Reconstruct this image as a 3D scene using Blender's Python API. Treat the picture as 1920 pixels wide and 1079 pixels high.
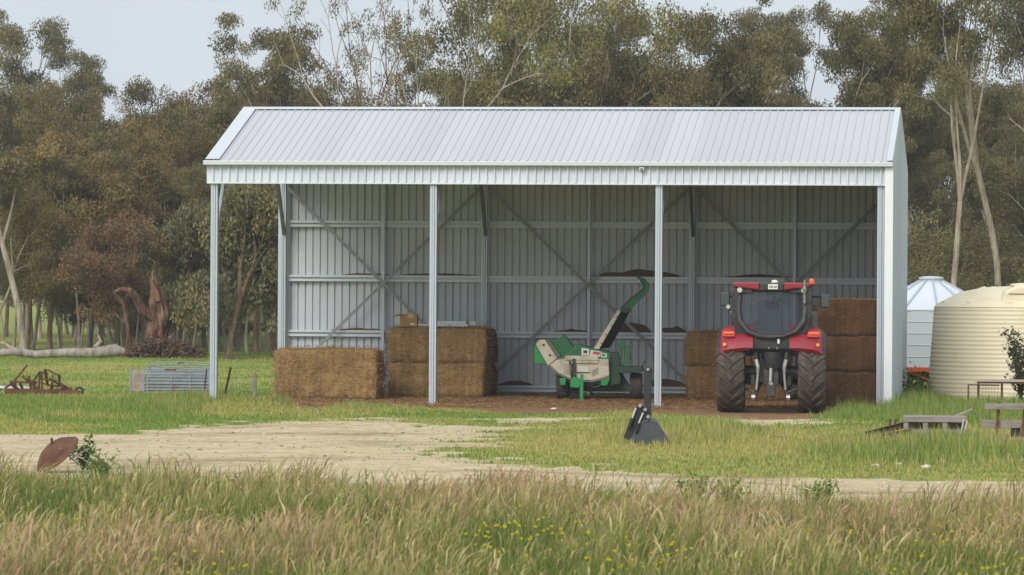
import bpy, math, random
import numpy as np
from mathutils import Vector, Matrix

for _o in list(bpy.data.objects):
    bpy.data.objects.remove(_o)
scene = bpy.context.scene
COL = scene.collection
R = math.radians

# ------------------------------------------------------------------ camera
EYE = 2.94            # eye height in metres
F = 7840.0            # focal length in pixels of a 1920 px wide frame
ROLL = 0.0063
HOR = 521.0
cam_d = bpy.data.cameras.new('camera')
cam = bpy.data.objects.new('camera', cam_d)
COL.objects.link(cam)
cam_d.sensor_width = 36.0
cam_d.lens = 36.0 * F / 1920.0
cam_d.clip_start = 0.5
cam_d.clip_end = 9000.0
_p = (539.5 - HOR) / F
_fw = Vector((0, math.cos(_p), -math.sin(_p)))
_r0 = Vector((1, 0, 0)); _u0 = _r0.cross(_fw)
_rt = _r0 * math.cos(ROLL) + _u0 * math.sin(ROLL)
_up = _u0 * math.cos(ROLL) - _r0 * math.sin(ROLL)
cam.matrix_world = Matrix(((_rt.x, _up.x, -_fw.x, 0), (_rt.y, _up.y, -_fw.y, 0), (_rt.z, _up.z, -_fw.z, EYE), (0, 0, 0, 1)))
cam_d.dof.use_dof = True; cam_d.dof.focus_distance = 98.0; cam_d.dof.aperture_fstop = 6.5
scene.camera = cam

# ------------------------------------------------------------------ sky, sun, exposure
SUN_ELEV, SUN_AZ = R(37), R(206)      # sun behind the camera and to its left
world = bpy.data.worlds.new('World'); scene.world = world
world.use_nodes = True
wn, wl = world.node_tree.nodes, world.node_tree.links
wn.clear()
w_out = wn.new('ShaderNodeOutputWorld')
w_bg = wn.new('ShaderNodeBackground'); w_bg.inputs['Strength'].default_value = 0.10
w_sky = wn.new('ShaderNodeTexSky'); w_sky.sky_type = 'NISHITA'; w_sky.sun_disc = False
w_sky.sun_elevation = SUN_ELEV; w_sky.sun_rotation = SUN_AZ
w_sky.air_density = 1.0; w_sky.dust_density = 3.0; w_sky.ozone_density = 1.0
w_tc = wn.new('ShaderNodeTexCoord')
w_nz = wn.new('ShaderNodeTexNoise'); w_nz.inputs['Scale'].default_value = 9.0; w_nz.inputs['Detail'].default_value = 4.0; w_nz.inputs['Distortion'].default_value = 0.4
w_rp = wn.new('ShaderNodeValToRGB')
w_rp.color_ramp.elements[0].position = 0.3; w_rp.color_ramp.elements[0].color = (5.7, 6.35, 7.05, 1)
w_rp.color_ramp.elements[1].position = 0.7; w_rp.color_ramp.elements[1].color = (7.3, 7.8, 8.2, 1)
w_mx = wn.new('ShaderNodeMix'); w_mx.data_type = 'RGBA'; w_mx.inputs['Factor'].default_value = 0.88
wl.new(w_tc.outputs['Generated'], w_nz.inputs['Vector'])
wl.new(w_nz.outputs['Fac'], w_rp.inputs['Fac'])
wl.new(w_sky.outputs['Color'], w_mx.inputs['A']); wl.new(w_rp.outputs['Color'], w_mx.inputs['B'])
wl.new(w_mx.outputs['Result'], w_bg.inputs['Color']); wl.new(w_bg.outputs['Background'], w_out.inputs['Surface'])
sun_d = bpy.data.lights.new('sun', 'SUN'); sun_d.energy = 2.1; sun_d.angle = R(30); sun_d.color = (1.0, 0.96, 0.9)
sun = bpy.data.objects.new('sun', sun_d); COL.objects.link(sun)
_sd = Vector((math.sin(SUN_AZ) * math.cos(SUN_ELEV), math.cos(SUN_AZ) * math.cos(SUN_ELEV), math.sin(SUN_ELEV)))
sun.rotation_euler = (-_sd).to_track_quat('-Z', 'Y').to_euler()
sun.location = _sd * 60
scene.view_settings.view_transform = 'Standard'
scene.view_settings.look = 'None'
scene.view_settings.exposure = 0.30
scene.view_settings.gamma = 1.0
scene.view_settings.use_curve_mapping = False
scene.cycles.max_bounces = 6
scene.cycles.diffuse_bounces = 4
scene.cycles.glossy_bounces = 3
scene.cycles.transmission_bounces = 4
scene.cycles.transparent_max_bounces = 8

# ------------------------------------------------------------------ layout helpers (metres on the ground)
def hor(x): return HOR + ROLL * (x - 960.0)
def G(x, D):                                   # lateral position of a bearing at a distance
    return (x - 960.0) / F * D
def W(x, y):                                   # point on the ground
    D = EYE * F / (y - hor(x))
    return Vector((G(x, D), D, 0))
def ZH(x, y, D): return EYE - (y - hor(x)) * D / F

# ------------------------------------------------------------------ numpy noise
def _hash(ix, iy, seed):
    h = (ix.astype(np.int64) * 374761393 + iy.astype(np.int64) * 668265263 + seed * 1442695041) & 0xffffffff
    h = ((h ^ (h >> 13)) * 1274126177) & 0xffffffff
    return ((h ^ (h >> 16)) & 0xffff) / 65535.0
def vnoise(x, y, seed=0):
    x0 = np.floor(x); y0 = np.floor(y)
    fx = x - x0; fy = y - y0
    fx = fx * fx * (3 - 2 * fx); fy = fy * fy * (3 - 2 * fy)
    a = _hash(x0, y0, seed); b = _hash(x0 + 1, y0, seed); c = _hash(x0, y0 + 1, seed); d = _hash(x0 + 1, y0 + 1, seed)
    return (a * (1 - fx) + b * fx) * (1 - fy) + (c * (1 - fx) + d * fx) * fy
def fbm(x, y, seed=0, octs=4):
    s = 0; a = 0.5; t = 0
    for i in range(octs):
        s = s + a * vnoise(x, y, seed + i * 17); t += a
        x = x * 2.03 + 5.1; y = y * 2.03 + 3.7; a *= 0.5
    return s / t
def poly_sd(px, py, poly):                      # signed distance, positive inside
    d2 = np.full(px.shape, 1e9); ins = np.zeros(px.shape, bool)
    n = len(poly)
    for i in range(n):
        ax, ay = poly[i][0], poly[i][1]; bx, by = poly[(i + 1) % n][0], poly[(i + 1) % n][1]
        ex, ey = bx - ax, by - ay
        t = np.clip(((px - ax) * ex + (py - ay) * ey) / (ex * ex + ey * ey + 1e-12), 0, 1)
        d2 = np.minimum(d2, (px - ax - t * ex) ** 2 + (py - ay - t * ey) ** 2)
        if abs(ey) > 1e-12:
            c = ((ay > py) != (by > py)) & (px < ex * (py - ay) / ey + ax)
            ins ^= c
    d = np.sqrt(d2)
    return np.where(ins, d, -d)
def sstep(a, b, x):
    t = np.clip((x - a) / (b - a), 0, 1); return t * t * (3 - 2 * t)

# ------------------------------------------------------------------ materials
def lin(r, g, b):
    f = lambda c: c / 12.92 if c <= 0.04045 else ((c + 0.055) / 1.055) ** 2.4
    return (f(r / 255.0), f(g / 255.0), f(b / 255.0))
MATS = {}
def mat(name, col, rough=0.6, metal=0.0, var=0.15, scale=6.0, col2=None, mix=0.5, bump=0.0, bscale=40.0, spec=0.5, stretch=None, objvar=0.0, coat=0.0):
    """principled surface whose colour is broken up by noise; col2 = stains of another colour"""
    if name in MATS: return MATS[name]
    m = bpy.data.materials.new(name); m.use_nodes = True
    n, l = m.node_tree.nodes, m.node_tree.links
    b = n['Principled BSDF']
    b.inputs['Roughness'].default_value = rough; b.inputs['Metallic'].default_value = metal
    b.inputs['Specular IOR Level'].default_value = spec
    b.inputs['Coat Weight'].default_value = coat
    tc = n.new('ShaderNodeTexCoord'); mp = n.new('ShaderNodeMapping')
    if stretch: mp.inputs['Scale'].default_value = stretch
    l.new(tc.outputs['Object'], mp.inputs['Vector'])
    nz = n.new('ShaderNodeTexNoise'); nz.inputs['Scale'].default_value = scale; nz.inputs['Detail'].default_value = 6.0; nz.inputs['Roughness'].default_value = 0.65
    l.new(mp.outputs['Vector'], nz.inputs['Vector'])
    mx = n.new('ShaderNodeMix'); mx.data_type = 'RGBA'
    mx.inputs['A'].default_value = tuple(c * (1 - var) for c in col) + (1,)
    mx.inputs['B'].default_value = tuple(min(1, c * (1 + var)) for c in col) + (1,)
    l.new(nz.outputs['Fac'], mx.inputs['Factor'])
    last = mx.outputs['Result']
    if col2 is not None:
        nz2 = n.new('ShaderNodeTexNoise'); nz2.inputs['Scale'].default_value = scale * 0.6; nz2.inputs['Detail'].default_value = 8.0; nz2.inputs['Roughness'].default_value = 0.7
        l.new(mp.outputs['Vector'], nz2.inputs['Vector'])
        rp = n.new('ShaderNodeValToRGB'); rp.color_ramp.elements[0].position = max(0.0, 0.62 - mix * 0.4); rp.color_ramp.elements[1].position = min(1.0, 0.8 - mix * 0.3)
        l.new(nz2.outputs['Fac'], rp.inputs['Fac'])
        m2 = n.new('ShaderNodeMix'); m2.data_type = 'RGBA'
        l.new(rp.outputs['Color'], m2.inputs['Factor']); l.new(last, m2.inputs['A']); m2.inputs['B'].default_value = tuple(col2) + (1,)
        last = m2.outputs['Result']
    if objvar:
        oi = n.new('ShaderNodeObjectInfo'); mr = n.new('ShaderNodeMapRange')
        mr.inputs['To Min'].default_value = 1 - objvar; mr.inputs['To Max'].default_value = 1 + objvar
        l.new(oi.outputs['Random'], mr.inputs['Value'])
        vm = n.new('ShaderNodeVectorMath'); vm.operation = 'SCALE'
        l.new(last, vm.inputs[0]); l.new(mr.outputs['Result'], vm.inputs['Scale']); last = vm.outputs['Vector']
    l.new(last, b.inputs['Base Color'])
    if bump:
        nb = n.new('ShaderNodeTexNoise'); nb.inputs['Scale'].default_value = bscale; nb.inputs['Detail'].default_value = 5.0
        l.new(mp.outputs['Vector'], nb.inputs['Vector'])
        bp = n.new('ShaderNodeBump'); bp.inputs['Strength'].default_value = bump; bp.inputs['Distance'].default_value = 0.03
        l.new(nb.outputs['Fac'], bp.inputs['Height']); l.new(bp.outputs['Normal'], b.inputs['Normal'])
    MATS[name] = m
    return m
def leaf_mat(name, trans=0.3, rough=0.55, tint=(1, 1, 1), objvar=0.18):
    m = bpy.data.materials.new(name); m.use_nodes = True
    n, l = m.node_tree.nodes, m.node_tree.links
    b = n['Principled BSDF']; b.inputs['Roughness'].default_value = rough; b.inputs['Specular IOR Level'].default_value = 0.25
    at = n.new('ShaderNodeVertexColor'); at.layer_name = 'Col'
    oi = n.new('ShaderNodeObjectInfo'); mr = n.new('ShaderNodeMapRange')
    mr.inputs['To Min'].default_value = 1 - objvar; mr.inputs['To Max'].default_value = 1 + objvar
    l.new(oi.outputs['Random'], mr.inputs['Value'])
    vm = n.new('ShaderNodeVectorMath'); vm.operation = 'SCALE'
    l.new(at.outputs['Color'], vm.inputs[0]); l.new(mr.outputs['Result'], vm.inputs['Scale'])
    vt = n.new('ShaderNodeVectorMath'); vt.operation = 'MULTIPLY'; vt.inputs[1].default_value = tint
    l.new(vm.outputs['Vector'], vt.inputs[0])
    l.new(vt.outputs['Vector'], b.inputs['Base Color'])
    tr = n.new('ShaderNodeBsdfTranslucent'); l.new(vt.outputs['Vector'], tr.inputs['Color'])
    ms = n.new('ShaderNodeMixShader'); ms.inputs['Fac'].default_value = trans
    l.new(b.outputs['BSDF'], ms.inputs[1]); l.new(tr.outputs['BSDF'], ms.inputs[2])
    l.new(ms.outputs['Shader'], n['Material Output'].inputs['Surface'])
    MATS[name] = m
    return m

# ------------------------------------------------------------------ mesh helpers
class MB:
    def __init__(self): self.v = []; self.f = []
    def add(self, vs, fs):
        o = len(self.v); self.v += [tuple(p) for p in vs]; self.f += [tuple(i + o for i in q) for q in fs]; return self
    def box(self, c, s, rot=None):
        vs = []
        for x in (-.5, .5):
            for y in (-.5, .5):
                for z in (-.5, .5):
                    p = Vector((x * s[0], y * s[1], z * s[2]))
                    if rot is not None: p = rot @ p
                    vs.append(p + Vector(c))
        return self.add(vs, [(0, 1, 3, 2), (4, 6, 7, 5), (0, 4, 5, 1), (2, 3, 7, 6), (0, 2, 6, 4), (1, 5, 7, 3)])
    def beam(self, a, b, w, h, up=(0, 0, 1)):
        a, b = Vector(a), Vector(b); d = (b - a)
        L = d.length; d.normalize()
        up = Vector(up)
        if abs(d.dot(up)) > 0.98: up = Vector((0, 1, 0))
        s = d.cross(up).normalized(); u = s.cross(d)
        rot = Matrix((s, d, u)).transposed()
        return self.box((a + b) / 2, (w, L, h), rot)
    def tube(self, pts, radii, n=8, cap=True):
        pts = [Vector(p) for p in pts]
        if not hasattr(radii, '__len__'): radii = [radii] * len(pts)
        rings = []; prev = None
        for i, p in enumerate(pts):
            d = (pts[min(i + 1, len(pts) - 1)] - pts[max(i - 1, 0)])
            if d.length < 1e-9: d = Vector((0, 0, 1))
            d.normalize()
            if prev is None:
                s = d.cross(Vector((0, 0, 1)))
                if s.length < 0.05: s = d.cross(Vector((1, 0, 0)))
            else:
                s = prev - d * prev.dot(d)
            s.normalize(); prev = s; u = d.cross(s)
            rings.append([p + (s * math.cos(2 * math.pi * k / n) + u * math.sin(2 * math.pi * k / n)) * radii[i] for k in range(n)])
        vs = [q for r in rings for q in r]; fs = []
        for i in range(len(rings) - 1):
            for k in range(n):
                fs.append((i * n + k, i * n + (k + 1) % n, (i + 1) * n + (k + 1) % n, (i + 1) * n + k))
        if cap:
            fs.append(tuple(range(n - 1, -1, -1))); fs.append(tuple((len(rings) - 1) * n + k for k in range(n)))
        return self.add(vs, fs)
    def lathe(self, prof, n=32, axis='z', c=(0, 0, 0), a0=0.0, a1=2 * math.pi):
        full = abs(a1 - a0 - 2 * math.pi) < 1e-6
        cols = n if full else n + 1
        vs = []
        for k in range(cols):
            a = a0 + (a1 - a0) * k / n
            for r, h in prof:
                p = (r * math.cos(a), r * math.sin(a), h)
                if axis == 'x': p = (h, r * math.cos(a), r * math.sin(a))
                if axis == 'y': p = (r * math.cos(a), h, r * math.sin(a))
                vs.append((p[0] + c[0], p[1] + c[1], p[2] + c[2]))
        m = len(prof); fs = []
        for k in range(n):
            k2 = (k + 1) % cols
            for i in range(m - 1):
                fs.append((k * m + i, k2 * m + i, k2 * m + i + 1, k * m + i + 1))
        return self.add(vs, fs)
    def prism(self, poly, a, b, axis='y'):
        """extrude an outline: axis y -> outline in x,z; axis x -> outline in y,z; axis z -> outline in x,y"""
        mk = {'y': lambda p, t: (p[0], t, p[1]), 'x': lambda p, t: (t, p[0], p[1]), 'z': lambda p, t: (p[0], p[1], t)}[axis]
        n = len(poly)
        vs = [mk(p, a) for p in poly] + [mk(p, b) for p in poly]
        fs = [tuple(range(n)), tuple(range(2 * n - 1, n - 1, -1))] + [(i, i + n, (i + 1) % n + n, (i + 1) % n) for i in range(n)]
        return self.add(vs, fs)
    def mesh(self, name, m=None, smooth=False):
        me = bpy.data.meshes.new(name); me.from_pydata(self.v, [], self.f); me.update()
        if m is not None: me.materials.append(m)
        if smooth:
            me.polygons.foreach_set('use_smooth', [True] * len(me.polygons))
            try: me.set_sharp_from_angle(angle=R(38))
            except Exception: pass
        return me
    def build(self, name, m, parent=None, smooth=False, bevel=0.0, segs=2, loc=None, rot=None):
        o = link(name, self.mesh(name, m, smooth), parent, loc, rot)
        import bmesh as _b
        bm = _b.new(); bm.from_mesh(o.data); _b.ops.recalc_face_normals(bm, faces=bm.faces); bm.to_mesh(o.data); bm.free()
        if bevel:
            md = o.modifiers.new('bevel', 'BEVEL'); md.width = bevel; md.segments = segs; md.limit_method = 'ANGLE'; md.angle_limit = R(35)
        return o
def link(name, me, parent=None, loc=None, rot=None):
    o = bpy.data.objects.new(name, me); COL.objects.link(o)
    if parent is not None: o.parent = parent
    if loc is not None: o.location = loc
    if rot is not None: o.rotation_euler = rot
    return o
def np_mesh(name, verts, faces, cols=None, m=None, smooth=False):
    me = bpy.data.meshes.new(name)
    verts = np.asarray(verts, np.float32); faces = np.asarray(faces, np.int32)
    k = faces.shape[1]
    me.vertices.add(len(verts)); me.vertices.foreach_set('co', verts.ravel())
    me.loops.add(faces.size); me.loops.foreach_set('vertex_index', faces.ravel())
    me.polygons.add(len(faces)); me.polygons.foreach_set('loop_start', np.arange(0, faces.size, k, dtype=np.int32))
    if smooth: me.polygons.foreach_set('use_smooth', np.ones(len(faces), bool))
    me.update(calc_edges=True)
    if cols is not None:
        a = me.color_attributes.new('Col', 'FLOAT_COLOR', 'POINT')
        c = np.ones((len(verts), 4), np.float32); c[:, :3] = cols
        a.data.foreach_set('color', c.ravel())
    if m is not None: me.materials.append(m)
    return me
def tag(o, label=None, cat=None, group=None, kind=None):
    if label: o['label'] = label
    if cat: o['category'] = cat
    if group: o['group'] = group
    if kind: o['kind'] = kind
    return o
def thing(name, label, cat, loc=(0, 0, 0), rz=0.0, group=None):
    o = bpy.data.objects.new(name, None); COL.objects.link(o)
    o.empty_display_size = 0.3
    o.location = loc; o.rotation_euler = (0, 0, rz)
    return tag(o, label, cat, group)
def copy_tree(o, parent=None):
    c = o.copy(); COL.objects.link(c); c.parent = parent
    for ch in o.children: copy_tree(ch, c)
    return c

# ------------------------------------------------------------------ the shed's own frame
TH = math.atan2(1040.0, F)                      # the shed is turned a little from the camera
E1 = Vector((math.cos(TH), -math.sin(TH), 0)); E2 = Vector((math.sin(TH), math.cos(TH), 0))
SH0 = Vector((0.761, 96.55, 0.0))
def S(s, t, z=0.0): return SH0 + E1 * s + E2 * t + Vector((0, 0, z))

# ================================================================== GROUND
def polyW(pts): return [W(x, y) for x, y in pts]
GRAVEL = polyW([(-700, 819), (0, 816), (200, 813), (380, 797), (520, 791), (640, 788), (760, 794), (880, 799), (960, 812), (930, 833), (800, 848),
                (830, 862), (1000, 873), (1200, 884), (1500, 893), (1920, 903), (2600, 912), (2600, 1010), (1920, 962), (1000, 925), (500, 905), (-700, 900)])
HAYFLOOR = polyW([(505, 745), (520, 762), (600, 770), (680, 763), (760, 766), (850, 766), (920, 772), (1000, 777), (1100, 776), (1190, 770), (1260, 779),
                  (1330, 784), (1440, 787), (1550, 784), (1650, 771)]) + [S(7.85, 0.4), S(7.85, 8.9), S(-5.6, 8.9), S(-6.3, 5.0)]
THIN1 = polyW([(930, 788), (1000, 779), (1080, 783), (1060, 795), (960, 800)])
THIN2 = polyW([(1270, 795), (1330, 786), (1560, 788), (1570, 800), (1440, 806), (1300, 806)])
THIN3 = polyW([(1000, 862), (1150, 866), (1330, 872), (1390, 880), (1200, 884), (1000, 874)])
def masks(x, y):
    n1 = fbm(x * 0.55, y * 0.55, 3, 4) - 0.5; n2 = fbm(x * 2.2, y * 1.6, 11, 4) - 0.5
    n3 = fbm(x * 0.9, y * 0.45, 23, 5) - 0.5; g = np.minimum(poly_sd(x, y, GRAVEL), 2.6) + n1 * 3.4 + n2 * 2.8 - 5.0 * np.maximum(n3 - 0.13, 0) * (y > 66)
    for P, k in ((THIN1, -0.3), (THIN2, -0.5), (THIN3, -0.9)):
        g = np.maximum(g, poly_sd(x, y, P) + k + n1 * 2.5 + n2 * 2.5)
    h = poly_sd(x, y, HAYFLOOR) + n1 * 1.2 + n2 * 1.1
    return g, h
def axis_lines(fine0, fine1, step, far0, far1):
    a = list(np.arange(fine0, fine1 + 1e-6, step))
    lo = []; d = step * 2; p = fine0
    while p > far0: p -= d; d *= 1.5; lo.append(max(p, far0))
    hi = []; d = step * 2; p = fine1
    while p < far1: p += d; d *= 1.5; hi.append(min(p, far1))
    return np.array(lo[::-1] + a + hi)
def bumpz(x, y):
    z = (fbm(x * 0.35, y * 0.35, 21, 3) - 0.5) * 0.12 + (fbm(x * 1.9, y * 1.9, 31, 2) - 0.5) * 0.03
    # level pad under the shed, and a gentle swell of the paddock under the trees
    lx = (x - SH0.x) * E1.x + (y - SH0.y) * E1.y; ly = (x - SH0.x) * E2.x + (y - SH0.y) * E2.y
    d = np.maximum(np.abs(lx) - 8.5, np.abs(ly - 3.0) - 8.0)
    return z * sstep(0.0, 4.0, d)
gx = axis_lines(-17.0, 17.0, 0.2, -2500, 2500)
gy = axis_lines(36.0, 112.0, 0.22, -300, 5000)
GX, GY = np.meshgrid(gx, gy)
xs, ys = GX.ravel(), GY.ravel()
zs = bumpz(xs, ys); zs = np.where((np.abs(xs) > 60) | (ys > 170), 0.0, zs)
mg, mh = masks(xs, ys)
gfac = sstep(-0.45, 0.45, mg); hfac = sstep(-0.35, 0.35, mh)
dry = np.clip(sstep(0.42, 0.62, fbm(xs * 0.3, ys * 0.3, 41, 4)) * 0.75 + 0.6 * sstep(-1.5, 1.5, xs) * (ys < 84), 0, 1)
# how dense the ground cover is under the trees
wood = sstep(146, 158, ys + (fbm(xs * 0.12, ys * 0.12, 51, 3) - 0.5) * 10)
gcol = np.stack([gfac, hfac, dry], 1)
NXg = len(gx)
cellc = (np.arange(len(gy) - 1)[:, None] * NXg + np.arange(NXg - 1)[None, :]).ravel()
quads = np.stack([cellc, cellc + 1, cellc + NXg + 1, cellc + NXg], 1)
qg = mg[quads].mean(1); qh = mh[quads].mean(1)
cls = np.where(qh > 0.0, 2, np.where(qg > 0.0, 1, 0))
def ground_mat():
    m = bpy.data.materials.new('ground_cover'); m.use_nodes = True
    n, l = m.node_tree.nodes, m.node_tree.links
    b = n['Principled BSDF']; b.inputs['Roughness'].default_value = 0.95; b.inputs['Specular IOR Level'].default_value = 0.1
    at = n.new('ShaderNodeVertexColor'); at.layer_name = 'Col'
    sp = n.new('ShaderNodeSeparateColor'); l.new(at.outputs['Color'], sp.inputs['Color'])
    tc = n.new('ShaderNodeTexCoord')
    def noise(sc, det=6, rgh=0.65):
        z = n.new('ShaderNodeTexNoise'); z.inputs['Scale'].default_value = sc; z.inputs['Detail'].default_value = det; z.inputs['Roughness'].default_value = rgh
        l.new(tc.outputs['Object'], z.inputs['Vector']); return z.outputs['Fac']
    def ramp(fac, stops):
        r = n.new('ShaderNodeValToRGB'); e = r.color_ramp.elements
        while len(e) < len(stops): e.new(0.5)
        for k, (p, c) in enumerate(stops): e[k].position = p; e[k].color = tuple(c) + (1,)
        l.new(fac, r.inputs['Fac']); return r.outputs['Color']
    def mix(f, a, c):
        x = n.new('ShaderNodeMix'); x.data_type = 'RGBA'; l.new(f, x.inputs['Factor']); l.new(a, x.inputs['A']); l.new(c, x.inputs['B']); return x.outputs['Result']
    green = ramp(noise(2.5), [(0.3, lin(106, 122, 58)), (0.5, lin(128, 144, 68)), (0.72, lin(156, 162, 92))])
    dryc = ramp(noise(3.0), [(0.3, lin(128, 130, 62)), (0.55, lin(158, 156, 84)), (0.75, lin(178, 164, 110))])
    gra = ramp(noise(2.2, 12, 0.82), [(0.26, lin(122, 108, 82)), (0.42, lin(184, 167, 132)), (0.58, lin(208, 192, 158)), (0.8, lin(228, 216, 188))])
    # wheel ruts, damp and bare dirt in the gravel
    mpx = n.new('ShaderNodeMapping'); mpx.inputs['Scale'].default_value = (0.35, 1.0, 1); mpx.inputs['Rotation'].default_value = (0, 0, 0.12); l.new(tc.outputs['Object'], mpx.inputs['Vector'])
    rz_ = n.new('ShaderNodeTexNoise'); rz_.inputs['Scale'].default_value = 0.55; rz_.inputs['Detail'].default_value = 10; rz_.inputs['Roughness'].default_value = 0.75; l.new(mpx.outputs['Vector'], rz_.inputs['Vector'])
    dirt = ramp(noise(7.0, 8, 0.8), [(0.3, lin(118, 102, 76)), (0.5, lin(156, 138, 106)), (0.7, lin(190, 172, 138))])
    rmr = n.new('ShaderNodeMapRange'); rmr.inputs['From Min'].default_value = 0.50; rmr.inputs['From Max'].default_value = 0.62; l.new(rz_.outputs['Fac'], rmr.inputs['Value'])
    gra = mix(rmr.outputs['Result'], gra, dirt)
    fl = n.new('ShaderNodeMapRange'); fl.inputs['From Min'].default_value = 0.60; fl.inputs['From Max'].default_value = 0.70; l.new(noise(11.0, 6, 0.85), fl.inputs['Value'])
    grn2 = ramp(noise(3.0), [(0.3, lin(104, 104, 66)), (0.7, lin(132, 130, 84))])
    gra = mix(fl.outputs['Result'], gra, grn2)
    hay = ramp(noise(4.0, 8, 0.7), [(0.3, lin(98, 74, 52)), (0.5, lin(134, 104, 76)), (0.75, lin(168, 136, 102))])
    c = mix(sp.outputs['Blue'], green, dryc)
    # breakup of the borders between covers at stone and tuft size
    def edge(chan, sc):
        ad = n.new('ShaderNodeMath'); ad.operation = 'ADD'; l.new(chan, ad.inputs[0])
        k = n.new('ShaderNodeMath'); k.operation = 'MULTIPLY_ADD'; l.new(noise(sc, 5, 0.7), k.inputs[0]); k.inputs[1].default_value = 1.3; k.inputs[2].default_value = -0.65
        l.new(k.outputs[0], ad.inputs[1])
        mr = n.new('ShaderNodeMapRange'); mr.interpolation_type = 'SMOOTHSTEP'; mr.inputs['From Min'].default_value = 0.38; mr.inputs['From Max'].default_value = 0.62
        l.new(ad.outputs[0], mr.inputs['Value']); return mr.outputs['Result']
    c = mix(edge(sp.outputs['Red'], 4.0), c, gra)
    c = mix(edge(sp.outputs['Green'], 5.0), c, hay)
    l.new(c, b.inputs['Base Color'])
    bp = n.new('ShaderNodeBump'); bp.inputs['Strength'].default_value = 0.5; bp.inputs['Distance'].default_value = 0.04
    l.new(noise(9.0, 8, 0.75), bp.inputs['Height']); l.new(bp.outputs['Normal'], b.inputs['Normal'])
    return m
GM = ground_mat()
def sub_ground(name, sel):
    q = quads[sel]; u, inv = np.unique(q, return_inverse=True)
    me = np_mesh(name, np.stack([xs[u], ys[u], zs[u]], 1), inv.reshape(q.shape), gcol[u], GM, True)
    return tag(link(name, me), kind='structure')
sub_ground('ground', cls == 0)
sub_ground('gravel_road', cls == 1)
sub_ground('shed_floor', cls == 2)

# ================================================================== GRASS (nobody could count it: stuff)
rng = np.random.default_rng(7)
grass_m = leaf_mat('grass_blades', 0.35, 0.7, objvar=0.0)
def blade_tris(name, P, hgt, wid, lean, az, cols, tipcols=None, label=None, cat='grass'):
    """single-triangle blades"""
    n = len(P)
    side = np.stack([np.cos(az + 1.3), np.sin(az + 1.3) * 0.5, np.zeros(n)], 1) * wid[:, None] * 0.5
    tip = P + np.stack([np.cos(az) * lean * hgt, np.sin(az) * lean * hgt, hgt], 1)
    v = np.concatenate([P - side, P + side, tip], 0)
    f = np.stack([np.arange(n), np.arange(n) + n, np.arange(n) + 2 * n], 1)
    tc_ = cols if tipcols is None else tipcols
    c = np.concatenate([cols * 0.9, cols * 0.9, tc_], 0)
    o = link(name, np_mesh(name, v, f, c, grass_m)); tag(o, label, cat, kind='stuff'); return o
def zgrid(x, y): return bumpz(x, y)
def pick(n, cols, w, jit=0.18):
    cols = np.array(cols); i = rng.choice(len(cols), n, p=np.array(w) / sum(w))
    return cols[i] * (1 + rng.normal(0, jit, (n, 1))).clip(0.5, 1.6)

# --- tall seeding grass of the foreground paddock
TALLEDGE = np.array([(-3000, 56.0), (0, 55.6), (250, 55.2), (600, 54.4), (1000, 52.6), (1500, 50.6), (1920, 49.6), (4000, 49.0)])
def tall_limit(x, y):
    px = 960 + x / y * F
    return np.interp(px, TALLEDGE[:, 0], TALLEDGE[:, 1])
N = 300000
ty = 34.5 + (60.0 - 34.5) * rng.random(N); tx = (rng.random(N) * 2 - 1) * (0.1225 * 60 + 2.5)
keep = np.abs(tx) < 0.1225 * ty + 1.3
lim = tall_limit(tx, ty) + (fbm(tx * 0.8, ty * 0.8, 61) - 0.5) * 3.0
keep &= ty < lim
tx, ty, lim = tx[keep], ty[keep], lim[keep]
n = len(tx)
edge = sstep(0.0, 5.0, lim - ty)
pink = sstep(0.44, 0.72, fbm(tx * 0.42, ty * 0.25, 71, 4) + 0.05 * np.exp(-((ty - 45) / 4.0) ** 2) - 0.10 * sstep(41, 37, ty))
hh = (0.24 + 0.32 * rng.random(n)) * (0.5 + 0.5 * edge) * (0.45 + 1.0 * sstep(0.25, 0.7, fbm(tx * 0.75, ty * 0.6, 81)))
isseed = rng.random(n) < (0.11 + 0.24 * pink)
hh = np.where(isseed, hh * 1.15, hh * (0.55 + 0.3 * rng.random(n)))
az = np.where(rng.random(n) < 0.6, rng.normal(0.15, 0.9, n), rng.random(n) * 6.28); lean = np.abs(rng.normal(0.22, 0.15, n))
strawp = sstep(0.45, 0.66, fbm(tx * 0.6 + 9, ty * 0.45, 131, 4))
base = pick(n, [lin(110, 124, 56), lin(138, 146, 74), lin(90, 108, 46), lin(172, 160, 108)], [4, 3, 3, 2.2])
base = np.where((rng.random(n) < 0.6 * strawp)[:, None], pick(n, [lin(176, 158, 110), lin(158, 144, 92), lin(192, 172, 128)], [3, 3, 2]), base)
tan = pick(n, [lin(182, 166, 112), lin(164, 154, 92), lin(206, 190, 142), lin(172, 146, 106), lin(146, 146, 82)], [3, 3, 1.6, 2, 2.5])
pinkc = pick(n, [lin(190, 156, 124), lin(178, 140, 112), lin(204, 176, 142)], [3, 2, 2])
head = np.where((rng.random(n) < 0.65 * pink)[:, None], pinkc, tan)
stem = np.where(isseed[:, None], base * 0.65 + head * 0.32, base)
head = np.where(isseed[:, None], head, base * 1.05)
P = np.stack([tx, ty, zgrid(tx, ty)], 1)
wd = np.where(isseed, 0.005, 0.008)
hw = np.where(isseed, 0.008 + 0.010 * rng.random(n), 0.006)
dirv = np.stack([np.cos(az), np.sin(az), np.zeros(n)], 1)
sv = np.stack([-np.sin(az) * 0.3 + rng.normal(0, .3, n), np.cos(az) * 0.2, np.zeros(n)], 1)
sv[:, 0] += np.where(sv[:, 0] >= 0, 0.7, -0.7); sv /= np.linalg.norm(sv, axis=1)[:, None]
up3 = np.array([0, 0, 1.0])
p1 = P + dirv * (lean * hh * 0.45)[:, None] + up3 * (hh * 0.66)[:, None]
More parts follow.
